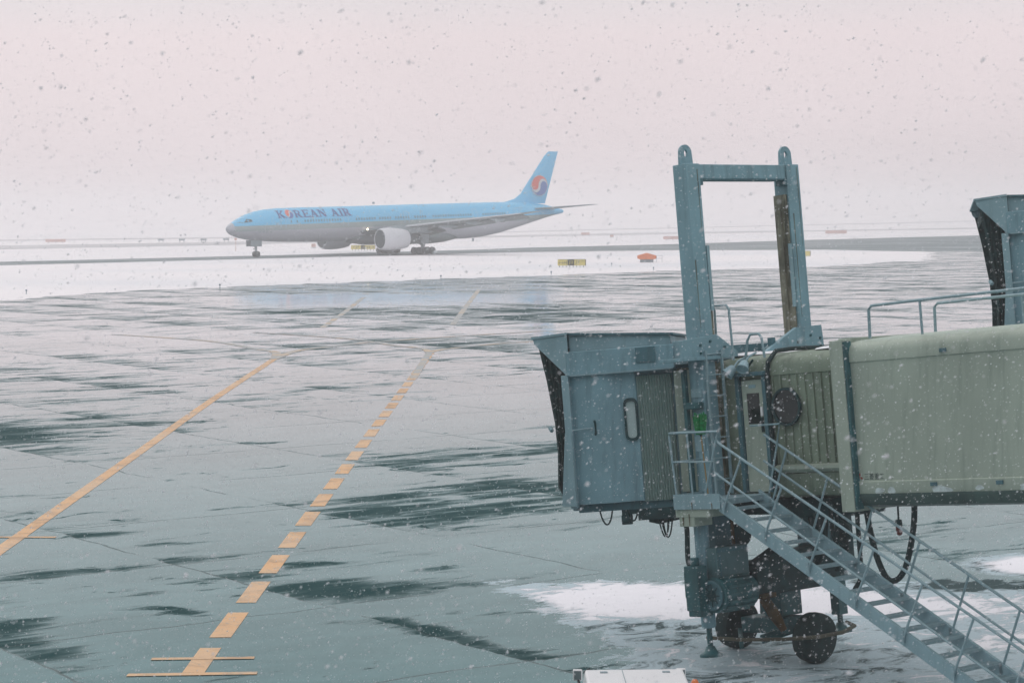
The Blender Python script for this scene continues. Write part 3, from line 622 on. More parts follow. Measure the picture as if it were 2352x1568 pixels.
def rail_line(v_, top, mid, posts, r=.024):
    h = MB(X); h.tube([(p[0], v_, p[1]) for p in top], r, 8); h.tube([(p[0], v_, p[1]) for p in mid], r*.9, 8); h.build('stair_handrail', GALV, stair)
    for (u0, w0), (u1, w1) in posts:
        p = MB(X); p.tube([(u0, v_-.04, w0), (u1, v_, w1)], r*.85, 6); p.box((u0-.03, v_-.06, w0-.06), (u0+.03, v_-.03, w0+.12)); p.build('rail_post', GALV, stair)
def tr(u_): return 3.9-.553*(u_-1.16)
def mrl(u_): return 3.41-.575*(u_-1.0)
rail_line(-2.18, [(1.10, 3.95), (1.16, 3.9), (8.0, tr(8.0)), (8.12, tr(8.12)-.12), (8.1, tr(8.12)-.3)], [(1.0, 3.41), (8.0, mrl(8.0))],
          [((u0, sw(u0)-.12), (u0+.46, tr(u0+.46))) for u0 in (1.18, 2.06, 2.99, 3.93, 4.87, 5.81, 6.75, 7.4)])
def tr2(u_): return 3.96-.566*(u_-1.23)
rail_line(-1.12, [(1.2, 3.98), (8.0, tr2(8.0)), (8.12, tr2(8.12)-.1), (8.1, tr2(8.12)-.28)], [(1.15, 3.53), (8.0, 3.53-.58*6.8)],
          [((u0, sw(u0)-.12), (u0+.42, tr2(u0+.42))) for u0 in (1.28, 2.16, 3.09, 4.03, 4.97, 5.91, 6.8, 7.45)])
ft = MB(X)
for v_ in (-2.15, -1.15): ft.lathe([(-.04, .1), (.04, .1)], (7.6, v_, sw(7.6)-.09), (0, 1, 0), 14)
ft.build('stair_wheel', RUBBER, stair, split=True)
# drive carriage
cg = MB(X).box((-.3, -1.85, 1.22), (.3, 1.75, 1.68)).build('carriage_beam', DARKB, root, bevel=.02)
mach = MB(X)
mach.prism([(-.95, 1.62), (-.95, 1.72), (-.55, 1.86), (-.2, 2.0), (.1, 1.86), (.6, 1.92), (1.3, 1.7), (1.3, 1.3), (-.95, 1.2)], 0, .31, .62)
mach.box((.3, -.7, 1.15), (.55, 1.0, 1.5)); mach.box((-.5, -.8, 1.05), (-.3, .9, 1.7)); mach.box((.62, .2, 1.42), (.7, 1.15, 1.72))
mach.build('drive_unit', DARK, cg, smooth=0, bevel=.02)
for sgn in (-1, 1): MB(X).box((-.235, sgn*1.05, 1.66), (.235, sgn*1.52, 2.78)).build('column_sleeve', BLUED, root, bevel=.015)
rsb = MB(X).box((.236, -1.13, 1.9), (.25, -1.06, 2.78)); rsb.build('rust_strip', RUSTO, root)
MB(X).box((.33, -1.88, 1.54), (.58, -1.10, 2.10)).build('control_cabinet', DARKC, root, bevel=.012)
cpl = MB(X); cpl.box((.582, -1.86, 2.02), (.594, -1.12, 2.08)); cpl.box((.582, -1.82, 1.6), (.592, -1.79, 2.0)); cpl.build('cabinet_trim', BLUED, root, split=True)
mo = MB(X); mo.lathe([(0, .30), (.06, .31), (.1, .28), (.85, .28), (.9, .2)], (.55, -2.0, 1.30), (0, 1, 0), 24)
for k in range(14): a = 2*PI*k/14; mo.bar((.55+.30*math.cos(a), -1.88, 1.30+.30*math.sin(a)), (.55+.30*math.cos(a), -1.2, 1.30+.30*math.sin(a)), .018, .04)
mot = mo.build('drive_motor', DARKB, root)
fc = MB(X); fc.lathe([(0, .24), (-.03, .26), (-.05, .25), (-.05, .2), (-.02, .19)], (.55, -2.0, 1.30), (0, 1, 0), 28); fc.build('fan_cover', BLUED, mot)
fg = MB(X)
for k in range(8): a = 2*PI*k/8; fg.tube([(.55, -2.04, 1.30), (.55+.2*math.cos(a), -2.04, 1.30+.2*math.sin(a))], .008, 5)
fg.lathe([(0, .1), (.004, .1)], (.55, -2.042, 1.30), (0, 1, 0), 14); fg.build('fan_grille', DARK, mot)
hb = MB(X); hb.box((.1, -2.22, 1.05), (.42, -1.98, 1.82)); hb.lathe([(0, .08), (.14, .08)], (.26, -2.1, 1.82), (0, 0, 1), 12); hb.box((.12, -2.2, .95), (.42, -1.9, 1.06)); hb.build('hanging_cabinet', DARKB, root, bevel=.012)
for sgn, v_ in ((-1, -1.82), (1, 1.55)):
    j = MB(X); j.lathe([(.72, .115), (.78, .13), (2.82, .13)], (.2, v_, 0), (0, 0, 1), 20) if sgn < 0 else j.box((.1, v_-.11, .55), (.3, v_+.11, 1.5))
    jk = j.build('stabiliser_leg', BLUE if sgn < 0 else DARKB, root, smooth=40)
    f = MB(X); f.lathe([(.24, .05), (.75, .05)], (.2, v_, 0), (0, 0, 1), 14); f.lathe([(.22, .20), (.26, .2), (.3, .12), (.40, .07)], (.2, v_, 0), (0, 0, 1), 20); f.build('jack_foot', DARKB, jk, smooth=40)
yp = MB(X); yp.lathe([(.75, .26), (1.25, .24)], (0, .05, 0), (0, 0, 1), 20); yp.box((.05, -.25, .72), (.45, .3, 1.2)); yp.build('yaw_pedestal', DARKB, root, bevel=.015)
bg_ = MB(X); bg_.box((-.55, -.26, .42), (.60, .26, .70)); bg_.bar((.62, .25, .55), (.2, -.55, .35), .08, .16); bg_.bar((-.5, -.35, .45), (.1, -.95, .3), .08, .14); bg_.build('bogie_frame', DARKB, root, bevel=.015)
gd = MB(X); gd.tube(smooth_path3([(-.35, -1.35, .45), (.25, -1.1, .42), (.9, -.75, .40), (1.35, -.3, .40), (1.45, .2, .42), (1.25, .75, .46), (.8, 1.05, .48)]) if False else [(-.35, -1.35, .47), (.25, -1.1, .42), (.9, -.75, .40), (1.35, -.3, .40), (1.45, .2, .42), (1.25, .75, .46), (.8, 1.05, .48)], .035, 6)
gd.build('wheel_guard', mat('wheel_guard_paint', (.11, .1, .07), .7, noise=.4, dirt=.5), root)
for s_ in (-1, 1):
    cx = (s_*.94, 0, 0); c = V(s_*.94, -.02, 0); zc = .445
    wh = MB(lambda p: M0+_a*p[0]+TV*p[1]+V(0, 0, p[2]))
    wh.lathe([(-.17, .22), (-.18, .36), (-.14, .43), (-.05, .445), (.05, .445), (.14, .43), (.18, .36), (.17, .22)], (s_*.94, -.02, zc), (1, 0, 0), 40)
    w_ = wh.build('wheel', RUBBER, root, smooth=40)
    hb_ = MB(lambda p: M0+_a*p[0]+TV*p[1]+V(0, 0, p[2])); hb_.lathe([(-.12, .22), (.10, .22), (.08, .14), (.14, .12), (.14, .02)], (s_*.94, -.02, zc), (1, 0, 0), 24)
    for k in range(8): a = 2*PI*k/8; hb_.lathe([(.08, .016), (.12, .016)], (s_*.94, -.02+.17*math.cos(a), zc+.17*math.sin(a)), (1, 0, 0), 6)
    hb_.build('hub', RUBBER, w_)
for (u_, v_, w0, w1, ww) in ((.14, -2.19, 2.52, 2.66, .03), (.30, -2.192, 2.50, 2.72, .02), (.42, -2.225, 2.80, 2.92, .025), (.9, -2.225, 2.80, 2.9, .02)):
    MB(X).prism([(u_, w1), (u_+ww, w1), (u_+ww*.6, w0), (u_+ww*.3, w0)], 1, v_-.004, v_).build('rust_streak', RUSTO, root, smooth=0)
for (v_, w0, w1, ww) in ((-1.42, 5.9, 7.1, .03), (-1.2, 7.6, 8.7, .025), (1.2, 6.0, 7.9, .03), (1.38, 7.3, 8.75, .02)):
    MB(X).prism([(v_, w1), (v_+ww, w1), (v_+ww*.7, w0), (v_+ww*.4, w0)], 0, .1705, .1735).build('rust_streak', mat('dull_rust_run', (.13, .17, .15), .8, noise=.5), root, smooth=0)
hy = MB(X); hy.tube([(.5, -.72, 1.1), (.6, -.58, .8), (.68, -.46, .52)], [.09, .11, .06], 14); hy.box((.42, -.95, 1.12), (.7, -.6, 1.2)); hy.build('hydraulic_unit', RUSTO, root, smooth=50)
dk = MB(X); dk.box((.0, -.85, 2.58), (1.15, .85, 2.84)); dk.box((1.15, -.6, 2.5), (2.4, .5, 2.84)); dk.lathe([(-.1, .2), (.1, .2)], (.1, -.80, 2.22), (1, -.3, 0), 22); dk.box((1.2, -.1, 1.5), (1.35, .1, 2.5)); dk.box((.9, .9, 1.5), (1.12, 1.05, 2.4)); dk.tube([(.9, .3, 2.4), (1.0, .35, 1.6)], .06, 8)
dk.build('underfloor_gear', DARK, root, bevel=.015)
bpst = MB(X).box((.5, 1.1, 1.7), (.75, 1.35, 2.6)); bpst.build('side_cylinder', BLUEL, root, bevel=.02)
ob_ = MB(X).box((.86, .0, 2.02), (1.0, .22, 2.2)); ob_.build('rusty_valve', RUSTO, root)
# hoses
def hose(pts, r, name='hanging_hose'):
    P = []; Q = [V(*p) for p in pts]; Q = [2*Q[0]-Q[1]]+Q+[2*Q[-1]-Q[-2]]
    for i in range(1, len(Q)-2):
        for j in range(6):
            t = j/6; P.append(.5*(2*Q[i]+(-Q[i-1]+Q[i+1])*t+(2*Q[i-1]-5*Q[i]+4*Q[i+1]-Q[i+2])*t*t+(-Q[i-1]+3*Q[i]-3*Q[i+1]+Q[i+2])*t**3))
    P.append(Q[-2]); return MB(X).tube(P, r, 10).build(name, RUBBER, root)
hose([(2.89, -.8, 2.72), (2.88, -.8, 2.3), (2.86, -.8, 1.55), (2.7, -.8, 1.3)], .04)
hose([(3.08, -.8, 2.75), (3.14, -.8, 2.3), (3.24, -.8, 1.85), (3.40, -.8, 1.52), (3.56, -.8, 1.45), (3.75, -.8, 1.56), (3.92, -.8, 1.85), (4.08, -.8, 2.35), (4.14, -.8, 2.75)], .05)
hose([(2.05, -.8, 2.72), (2.29, -.8, 2.76), (2.42, -.8, 2.55), (2.40, -.8, 2.25), (2.46, -.8, 2.08), (2.57, -.8, 2.05), (2.66, -.8, 2.15), (2.66, -.8, 2.33), (2.5, -.8, 2.45)], .03)
hose([(2.2, -.7, 2.72), (2.22, -.7, 2.3), (2.3, -.7, 1.9), (2.25, -.7, 1.6)], .04)
hose([(1.5, -.5, 2.6), (1.62, -.5, 2.1), (1.75, -.5, 2.0), (1.88, -.5, 2.15), (1.95, -.5, 2.6)], .025)
hose([(1.6, -.2, 2.6), (1.55, -.2, 2.0), (1.45, -.2, 1.75), (1.25, -.2, 1.6)], .04)
hose([(-.25, -1.75, 2.75), (-.2, -1.8, 2.55), (-.02, -1.95, 2.4), (0, -2.0, 1.9), (.1, -2.0, 1.75)], .045)
hp = MB(X); hp.tube([(3.78, -.8, 2.72), (3.77, -.8, 2.42)], .018, 6); hp.lathe([(-.06, .055), (0, .06), (.06, .05)], (3.77, -.8, 2.40), (0, 0, 1), 12); pend = hp.build('pendant_lamp', DARK, root)
MB(X).lathe([(-.16, .02), (-.14, .045), (-.06, .055), (0, .055)], (3.77, -.8, 2.36), (0, 0, 1), 14).build('lamp_globe', REDLAMP, pend)
# broom on the landing
br_root = thing('broom', 'green bristled broom standing head up on the stair landing against the lift column', 'broom', tuple(X(V(.33, -1.72, 2.96))))
b_ = MB(X).tube([(.37, -1.75, 2.965), (.31, -1.75, 4.05)], .014, 8).build('handle', WOOD, br_root)
bb_ = MB(X); bb_.loft([[(.31+q*math.cos(a)*.5, -1.75+q*math.sin(a), z) for a in np.linspace(0, 2*PI, 13)[:-1]] for q, z in ((.02, 4.02), (.05, 4.08))]); bb_.build('ferrule', DARK, br_root)
hd = MB(X); rr = np.random.default_rng(2)
for k in range(220):
    a, q = rr.uniform(0, 2*PI), math.sqrt(rr.uniform()); x0, y0 = .31+.045*q*math.cos(a), -1.75+.10*q*math.sin(a); x1, y1 = .30+.075*q*math.cos(a), -1.75+.155*q*math.sin(a)+.02
    hd.tube([(x0, y0, 4.06), (x1, y1, 4.36+.03*rr.normal())], [.012, .009], 4)
hd.build('bristles', GREEN, br_root)

# ------------------------------------------------------------------ second boarding bridge, at the right edge
O2 = V(8.75, 4.19, 2.42)
r2 = thing('boarding_bridge', 'blue grey bridge cab with black curtain cut by the right edge, behind the tunnel', 'boarding bridge', tuple(M0+V(O2[0], O2[1], 0)))
build_cab(r2, O2); build_rotunda(r2, O2)
X2 = TF(O2)
MB(X2).loft([[(u_, p[0], p[1]) for p in tunnel_prof(.95, 2.86, 5.33)] for u_ in (-.3, 3.3)]).build('inner_tunnel', BEIGED, r2, smooth=40)
MB(X2).loft([[(u_, p[0], p[1]) for p in tunnel_prof(1.25, 2.7, 5.44)] for u_ in (3.3, 16)]).build('outer_tunnel', BEIGE, r2, smooth=40)
for sgn in (-1, 1):
    MB(X2).box((-.17, sgn*1.12, -1.2), (.17, sgn*1.45, 8.8)).build('lift_column', BLUE, r2, bevel=.012)
MB(X2).box((-.12, -1.12, 8.53), (.14, 1.12, 8.79)).build('cross_beam', BLUE, r2)
MB(X2).box((-.3, -1.6, -1.3), (.3, 1.6, -.9)).build('carriage_beam', DARKB, r2)
for s_ in (-1, 1):
    wf = lambda p: M0+V(O2[0], O2[1], 0)-_a*.2+_a*p[0]+TV*p[1]+V(0, 0, p[2])
    wh = MB(wf); wh.lathe([(-.17, .22), (-.18, .36), (-.14, .43), (-.05, .445), (.05, .445), (.14, .43), (.18, .36), (.17, .22)], (s_*.94, 0, .445), (1, 0, 0), 32); wh.build('wheel', RUBBER, r2, smooth=40)
MB(wf).box((-.75, -.3, .35), (.75, .3, 1.15)).build('bogie_frame', DARKB, r2)

# ------------------------------------------------------------------ airliner
TH = .653
plane = thing('airliner', 'pale blue and grey airliner with round swirl tail emblem taxiing through falling snow', 'airliner', (-48.5, 389.19, .009), TH, world=False)
PS = [(0, 4.98, 4.72, .1), (.25, 5.35, 4.35, .5), (.7, 5.75, 3.98, .95), (1.5, 6.2, 3.62, 1.45), (2.6, 6.72, 3.28, 1.95), (4, 7.35, 3.0, 2.4), (5.5, 7.8, 2.85, 2.7), (7.5, 8.15, 2.72, 2.92), (10, 8.36, 2.58, 3.05), (14, 8.46, 2.5, 3.1), (20, 8.55, 2.45, 3.1), (30, 8.72, 2.45, 3.1), (44, 8.98, 2.5, 3.1), (50, 9.08, 2.55, 3.1), (54, 9.14, 2.85, 3.08), (58, 9.2, 3.5, 2.95), (62, 9.22, 4.45, 2.6), (66, 9.05, 5.45, 2.0), (69, 8.65, 6.2, 1.4), (71.5, 8.15, 6.75, .8), (73.2, 7.75, 7.05, .32), (73.5, 7.6, 7.2, .12)]
PSA = np.array(PS)
def prof(s): return [float(np.interp(s, PSA[:, 0], PSA[:, k])) for k in (1, 2, 3)]
def skin(s, z, off=.03):
    tp, bt, hw = prof(s); zc, hh = (tp+bt)/2, (tp-bt)/2; q = max(0., 1-((z-zc)/hh)**2); return V(s, -(hw*math.sqrt(q)+off), z)
def livery():
    m, t, S, b = new_mat('airliner_livery')
    c = t.nodes.new('ShaderNodeTexCoord'); sp = t.nodes.new('ShaderNodeSeparateXYZ'); t.links.new(c.outputs['Object'], sp.inputs[0])
    z = S.m('SUBTRACT', sp.outputs[2], S.m('MULTIPLY', S.m('SUBTRACT', sp.outputs[0], 12.), .022))
    nose = S.ss(sp.outputs[0], 1.0, 1.1)
    k = S.m('MULTIPLY', S.ss(z, 5.55, 5.62), nose); k2 = S.m('MULTIPLY', S.ss(z, 4.62, 4.7), nose)
    col = S.mix(k2, (.46, .47, .53), (.30, .38, .39)); col = S.mix(k, col, (.10, .52, .84)); t.links.new(col, b.inputs['Base Color']); b.inputs['Roughness'].default_value = .35
    return m
LIV = livery(); LBLUE = mat('airliner_pale_blue', (.10, .52, .84), .35, noise=.02); LGREY = mat('airliner_grey', (.26, .33, .36), .4, noise=.05); LWING = mat('airliner_wing_grey', (.11, .16, .175), .45, noise=.08); LFLAP = mat('airliner_flap_grey', (.06, .10, .11), .5, noise=.1); LSLAT = mat('airliner_slat_metal', (.5, .53, .57), .35, noise=.05); LBELLY = mat('airliner_shaded_belly_grey', (.085, .125, .135), .5, noise=.1)
LWHITE = mat('airliner_white', (.60, .61, .65), .35, noise=.02)
LDARK = mat('airliner_dark', (.02, .04, .05), .5); LWIN = mat('airliner_window', (.07, .22, .31), .3); NAVY = mat('airliner_navy_letters', (.015, .07, .30), .5, noise=.05); TRED = mat('emblem_red', (.72, .10, .07), .5, noise=.03); TNAVY = mat('emblem_blue', (.03, .12, .42), .5, noise=.03)
n = 40; fz = MB()
rings = []
ss = sorted(set(list(PSA[:, 0])+list(np.linspace(0, 10, 26))+list(np.linspace(50, 73, 20))))
for s_ in ss:
    tp, bt, hw = prof(s_); zc, hh = (tp+bt)/2, (tp-bt)/2; rings.append([(s_, hw*math.cos(2*PI*k/n), zc+hh*math.sin(2*PI*k/n)) for k in range(n)])
fus = fz.loft(rings).build('fuselage', LIV, plane, smooth=60)
MB().loft([[(s_, q*3.3*math.cos(a), 3.0+q*1.25*math.sin(a)) for a in np.linspace(0, 2*PI, 25)[:-1]] for s_, q in ((23, .25), (25, .7), (28, .97), (36, 1.02), (42, 1.0), (45, .8), (48.5, .3))]).build('belly_fairing', LBELLY, plane, smooth=60)  # grey fairing darkened and drawn aft; the wing's shade is in its colour
# cockpit glazing
for q in (((1.22, 5.86), (1.75, 5.95), (2.2, 6.5), (1.55, 6.2)), ((1.82, 5.93), (2.55, 5.93), (2.7, 6.62), (2.28, 6.5)), ((2.62, 5.95), (3.35, 6.0), (3.35, 6.55), (2.78, 6.62)), ((3.42, 6.02), (4.0, 6.1), (3.9, 6.48), (3.42, 6.54))):
    for sg in (1, -1):
        pts = [skin(*c_) for c_ in q]
        if sg < 0: pts = [V(p[0], -p[1], p[2]) for p in pts]
        MB().add(pts, [(0, 1, 2, 3)]).build('cockpit_window', LDARK, fus, smooth=0)
# cabin windows
ws = [11.2, 12.4]+[14+.56*k for k in range(14)]+[24.6+.56*k for k in range(8)]+[29.6+.56*k for k in range(5)]+[33+.56*k for k in range(6)]+[37.2+.56*k for k in range(5)]+[41.2+.56*k for k in range(16)]+[52.4+.56*k for k in range(10)]
for s_ in ws:
    z0 = 6.1+.022*(s_-12); mb = MB(); mb.add([skin(s_-.13, z0-.2), skin(s_+.13, z0-.2), skin(s_+.15, z0), skin(s_+.13, z0+.2), skin(s_-.13, z0+.2), skin(s_-.15, z0)], [(0, 1, 2, 3, 4, 5)]); mb.build('cabin_window', LWIN, fus, smooth=0)
for s_ in (9.6, 22.4, 35.4, 50.6, 60.8):
    z0 = 6.05+.022*(s_-12); mb = MB()
    for k in range(5):
        za, zb = z0-1.0+.4*k, z0-.6+.4*k
        for q in (-.5, .5): mb.add([skin(s_+q-.05, za, .035), skin(s_+q+.05, za, .035), skin(s_+q+.05, zb, .035), skin(s_+q-.05, zb, .035)], [(0, 1, 2, 3)])
    mb.add([skin(s_-.45, z0+1.0, .035), skin(s_+.45, z0+1.0, .035), skin(s_+.45, z0+1.09, .035), skin(s_-.45, z0+1.09, .035)], [(0, 1, 2, 3)])
    mb.build('cabin_door', mat('door_outline', (.35, .6, .8), .4, noise=.02), fus, smooth=0)
for s_ in (5.2, 5.9, 6.6, 7.3):
    mb = MB(); mb.add([skin(s_-.2, 4.2), skin(s_+.2, 4.2), skin(s_+.2, 4.45), skin(s_-.2, 4.45)], [(0, 1, 2, 3)]); mb.build('service_mark', LGREY, fus, smooth=0)
# lettering on the fuselage: slab serif strokes
def seg(p, q, w_): return ('s', p, q, w_)
GL = {'K': [seg((.15, 0), (.15, 1), .22), seg((.2, .42), (.75, 1), .14), seg((.32, .5), (.8, 0), .24), seg((-.05, .04), (.36, .04), .08), seg((-.05, .96), (.36, .96), .08), seg((.55, .96), (.9, .96), .08), seg((.6, .04), (1.0, .04), .08)],
      'R': [seg((.15, 0), (.15, 1), .22), seg((.2, .94), (.55, .94), .12), seg((.2, .48), (.55, .48), .12), seg((.62, .92), (.62, .5), .2), seg((.42, .45), (.78, 0), .22), seg((-.05, .04), (.36, .04), .08), seg((-.05, .96), (.2, .96), .08), seg((.65, .04), (1.0, .04), .08)],
      'E': [seg((.15, 0), (.15, 1), .22), seg((-.03, .94), (.8, .94), .12), seg((-.03, .06), (.82, .06), .12), seg((.2, .5), (.55, .5), .12), seg((.78, 1), (.78, .72), .09), seg((.8, 0), (.8, .28), .09), seg((.56, .66), (.56, .34), .09)],
      'A': [seg((.12, 0), (.45, 1), .11), seg((.45, 1), (.78, 0), .24), seg((.22, .34), (.66, .34), .1), seg((-.05, .04), (.3, .04), .08), seg((.56, .04), (1.0, .04), .08)],
      'N': [seg((.13, 0), (.13, 1), .11), seg((.8, 0), (.8, 1), .11), seg((.12, .98), (.8, .02), .24), seg((-.05, .04), (.3, .04), .08), seg((.62, .96), (.98, .96), .08), seg((-.08, .96), (.2, .96), .08)],
      'I': [seg((.2, 0), (.2, 1), .22), seg((-.02, .04), (.42, .04), .08), seg((-.02, .96), (.42, .96), .08)]}
def letter(ch, s0, z0, ws_, h, body):
    global LOFF
    for (_, p, q, w_) in GL[ch]:
        LOFF += .0015; k = 5; p = V(p[0]*ws_, p[1]*h); q = V(q[0]*ws_, q[1]*h); d = nrm(q-p); n_ = V(-d[1], d[0])*w_*ws_/2 if abs(d[0]) < .98 else V(0, w_*h/2)
        if abs(d[1]) > .1 and abs(d[0]) < .98: n_ = V(w_*ws_/2/abs(d[1])*.95, 0)
        vs = []
        for i in range(k+1):
            c = p+(q-p)*i/k
            for sg in (1, -1): pt_ = c+sg*n_; vs.append(skin(s0+pt_[0], z0+pt_[1]+.022*(s0+pt_[0]-12), .035+LOFF))
        body.add(vs, [(2*i, 2*i+2, 2*i+3, 2*i+1) for i in range(k)])
LOFF = 0
def emblem(parent, cs, cz, R, place):
    """red and blue swirl in a white disc; place(x, z, off) puts a flat point on the surface"""
    def poly(pts, off, m, nm):
        tr_ = tessellate_polygon([[Vector((p[0], p[1], 0)) for p in pts]]); mb = MB(); mb.add([place(cs+R*p[0], cz+R*p[1], off) for p in pts], tr_); return mb.build(nm, m, parent, smooth=0)
    poly([(1.05*math.cos(a), 1.05*math.sin(a)) for a in np.linspace(0, 2*PI, 49)[:-1]], .02, LWHITE, 'emblem_disc')
    red = [(math.cos(a), math.sin(a)) for a in np.linspace(-.05, PI, 32)]
    red += [(-.54+.40*math.cos(a), -.0+.44*math.sin(a)) for a in np.linspace(PI, 2*PI, 20)]
    red += [(.42+.56*math.cos(a), .0+.70*math.sin(a)) for a in np.linspace(PI, .0, 20)]
    poly(red, .035, TRED, 'emblem_red_swirl'); poly([(-p[0], -p[1]) for p in red], .035, TNAVY, 'emblem_blue_swirl')
txt = 'K@REAN AIR'; s_ = 8.75; H_ = 1.28; ZB = 6.72
adv = {'K': 1.72, '@': 1.66, 'R': 1.72, 'E': 1.5, 'A': 1.72, 'N': 1.72, 'I': .86, ' ': .85}
for ch in txt:
    if ch == '@': emblem(fus, s_+.72, ZB+.66+.022*(s_-12), .74, lambda x, z, off: skin(x, z, off+.02))
    elif ch != ' ':
        mb = MB(); letter(ch, s_+.08, ZB, 1.62, H_, mb); mb.build('title_letter', NAVY, fus, smooth=0)
    s_ += adv[ch]
# wings
def airfoil(le, chord, y, z, th, n=9):
    pts = []
    for i in range(n+1): x = i/n; x = x*x*(3-2*x)*.5+x*.5; t_ = th*chord*2.6*(.2969*math.sqrt(x)-.126*x-.3516*x*x+.2843*x**3-.1036*x**4); pts.append((le+chord*x, y, z+t_*1.05+.012*chord))
    for i in range(n-1, 0, -1): x = i/n; x = x*x*(3-2*x)*.5+x*.5; t_ = th*chord*2.6*(.2969*math.sqrt(x)-.126*x-.3516*x*x+.2843*x**3-.1036*x**4); pts.append((le+chord*x, y, z-t_*.85))
    return pts
for sg in (-1, 1):
    sec = [(24.5, 13.6, 2.0, 3.9, .13), (26.2, 12.3, 3.3, 4.1, .13), (30.6, 8.3, 10, 5.05, .11), (35.6, 5.6, 19, 6.1, .10), (40.8, 2.9, 28, 7.1, .095), (42.2, 1.9, 30.3, 7.4, .09), (43.0, 1.0, 30.6, 7.45, .08)]
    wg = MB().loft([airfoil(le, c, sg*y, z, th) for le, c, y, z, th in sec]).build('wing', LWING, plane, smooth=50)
    MB().loft([airfoil(le-.12, c, sg*y, z, th*1.5) for le, c, y, z, th in ((28.4, 1.0, 7, 4.72, .5), (30.6, .95, 10, 5.05, .45), (35.6, .8, 19, 6.1, .42), (41.2, .5, 28.6, 7.15, .4))]).build('slat', LSLAT, wg, smooth=60)
    for fa_, fb_ in (((39.0, 3.6, 3.9), (38.7, 9.0, 4.75)), ((38.9, 11.0, 5.0), (41.4, 20.5, 6.15)), ((41.6, 21.2, 6.25), (43.2, 27.5, 6.95))):
        MB().loft([[(q[0]-.9, sg*q[1], q[2]+.12), (q[0]+.5, sg*q[1], q[2]-.28), (q[0]+1.1, sg*q[1], q[2]-.62), (q[0]+.4, sg*q[1], q[2]-.42), (q[0]-.9, sg*q[1], q[2]-.12)] for q in (fa_, fb_)]).build('flap', LFLAP, wg, smooth=40)
    for y, s0, z0, ln in ((6.5, 36.2, 4.35, 4.2), (13.5, 36.6, 5.3, 4.0), (18.5, 38.4, 5.85, 3.4), (23.5, 40, 6.45, 3.0)):
        MB().loft([[(s0+ln*f, sg*y+.24*q*math.cos(a), z0-.28-.12*f+.36*q*math.sin(a)) for a in np.linspace(0, 2*PI, 11)[:-1]] for f, q in ((-.5, .1), (-.25, .8), (.1, 1), (.4, .7), (.62, .1))]).build('flap_fairing', LGREY, wg, smooth=50)
    if sg < 0: MB().lathe([(0, .16), (.04, .15)], (26.6, -3.55, 4.55), (-1, -.3, -.05), 14).build('landing_light', mat('lit_lamp', (1, .9, .7), emit=((1, .78, .45), 14)), wg)
    ye = -9.6 if sg < 0 else 9.1; ze = 2.86
    en = MB().lathe([(25.5, 1.50), (25.1, 1.60), (25.0, 1.70), (25.15, 1.80), (25.8, 1.92), (26.9, 1.98), (28.2, 1.94), (29.6, 1.76), (30.5, 1.56), (30.5, 1.45), (29.5, 1.40)], (0, ye, ze), (1, 0, 0), 36).build('engine', LWHITE, plane, smooth=40)
    MB().lathe([(25.1, 1.62), (25.5, 1.5), (26.2, 1.46), (26.25, 1.0)], (0, ye, ze), (1, 0, 0), 32).build('inlet_duct', LDARK, en, smooth=40)
    MB().lathe([(25.8, 1.47), (25.82, .3)], (0, ye, ze), (1, 0, 0), 32).build('fan', LDARK, en)
    MB().lathe([(25.2, .02), (25.5, .28), (25.82, .45)], (0, ye, ze), (1, 0, 0), 16).build('spinner', LDARK, en)
    MB().lathe([(30.0, 1.3), (31.0, 1.12), (33, .62), (34, .1)], (0, ye, ze), (1, 0, 0), 24).build('exhaust_cone', LDARK, en)
    MB().loft([[(s0, ye-.2*q, z0), (s0, ye+.2*q, z0), (s1, ye+.2*q, z1), (s1, ye-.2*q, z1)] for s0, z0, s1, z1, q in ((26.4, 4.75, 27, 4.9, .1), (28, 4.5, 28.5, 5.2, 1), (31.2, 3.7, 31.5, 5.3, 1), (35, 4.2, 35.2, 4.9, .3))]).build('pylon', LGREY, plane, smooth=30)
    MB().loft([airfoil(le, c, sg*y, z, .09) for le, c, y, z in ((64.0, 6.6, .5, 7.8), (64.7, 6.0, 1.5, 7.88), (71.4, 2.1, 10.5, 8.62), (72.2, 1.0, 10.8, 8.65))]).build('tailplane', LGREY, plane, smooth=50)
    # main gear
    mg = MB(); yg = sg*5.5; mg.tube([(37.1, sg*4.6, 3.6), (37.1, yg, .9)], .28, 10); mg.tube([(35.2, sg*4.2, 3.3), (36.9, yg, 1.5)], .12, 8); mg.tube([(38.9, sg*4.3, 3.2), (37.3, yg, 1.4)], .12, 8); mg.box((35.5, yg-.18, .5), (38.7, yg+.18, .85))
    gear = mg.build('main_gear', LGREY, plane)
    MB().box((36.2, sg*5.95, 1.9), (38.0, sg*6.05, 3.5)).build('gear_door', LGREY, gear)
    for k in (-1, 0, 1):
        for q in (-.7, .7):
            wh = MB().lathe([(-.25, .3), (-.26, .52), (-.2, .63), (0, .66), (.2, .63), (.26, .52), (.25, .3)], (37.1+1.46*k, yg+q, .66), (0, 1, 0), 24).build('wheel', RUBBER, gear, smooth=40)
fin_o = [(58.6, 9.1), (61, 9.5), (62.8, 10.1), (69.5, 18.5), (69.9, 18.68), (72.3, 18.68), (72.2, 18.3), (69.2, 9.0)]
def fin_y(s_, z): return .42*max(.25, 1-(z-9)/12)
fn = MB(); k = len(fin_o)
fn.loft([[(s_, -.16*(1-(z-9)/14), z) for s_, z in fin_o], [(s_, .16*(1-(z-9)/14), z) for s_, z in fin_o]])
fin = MB(); rows = []
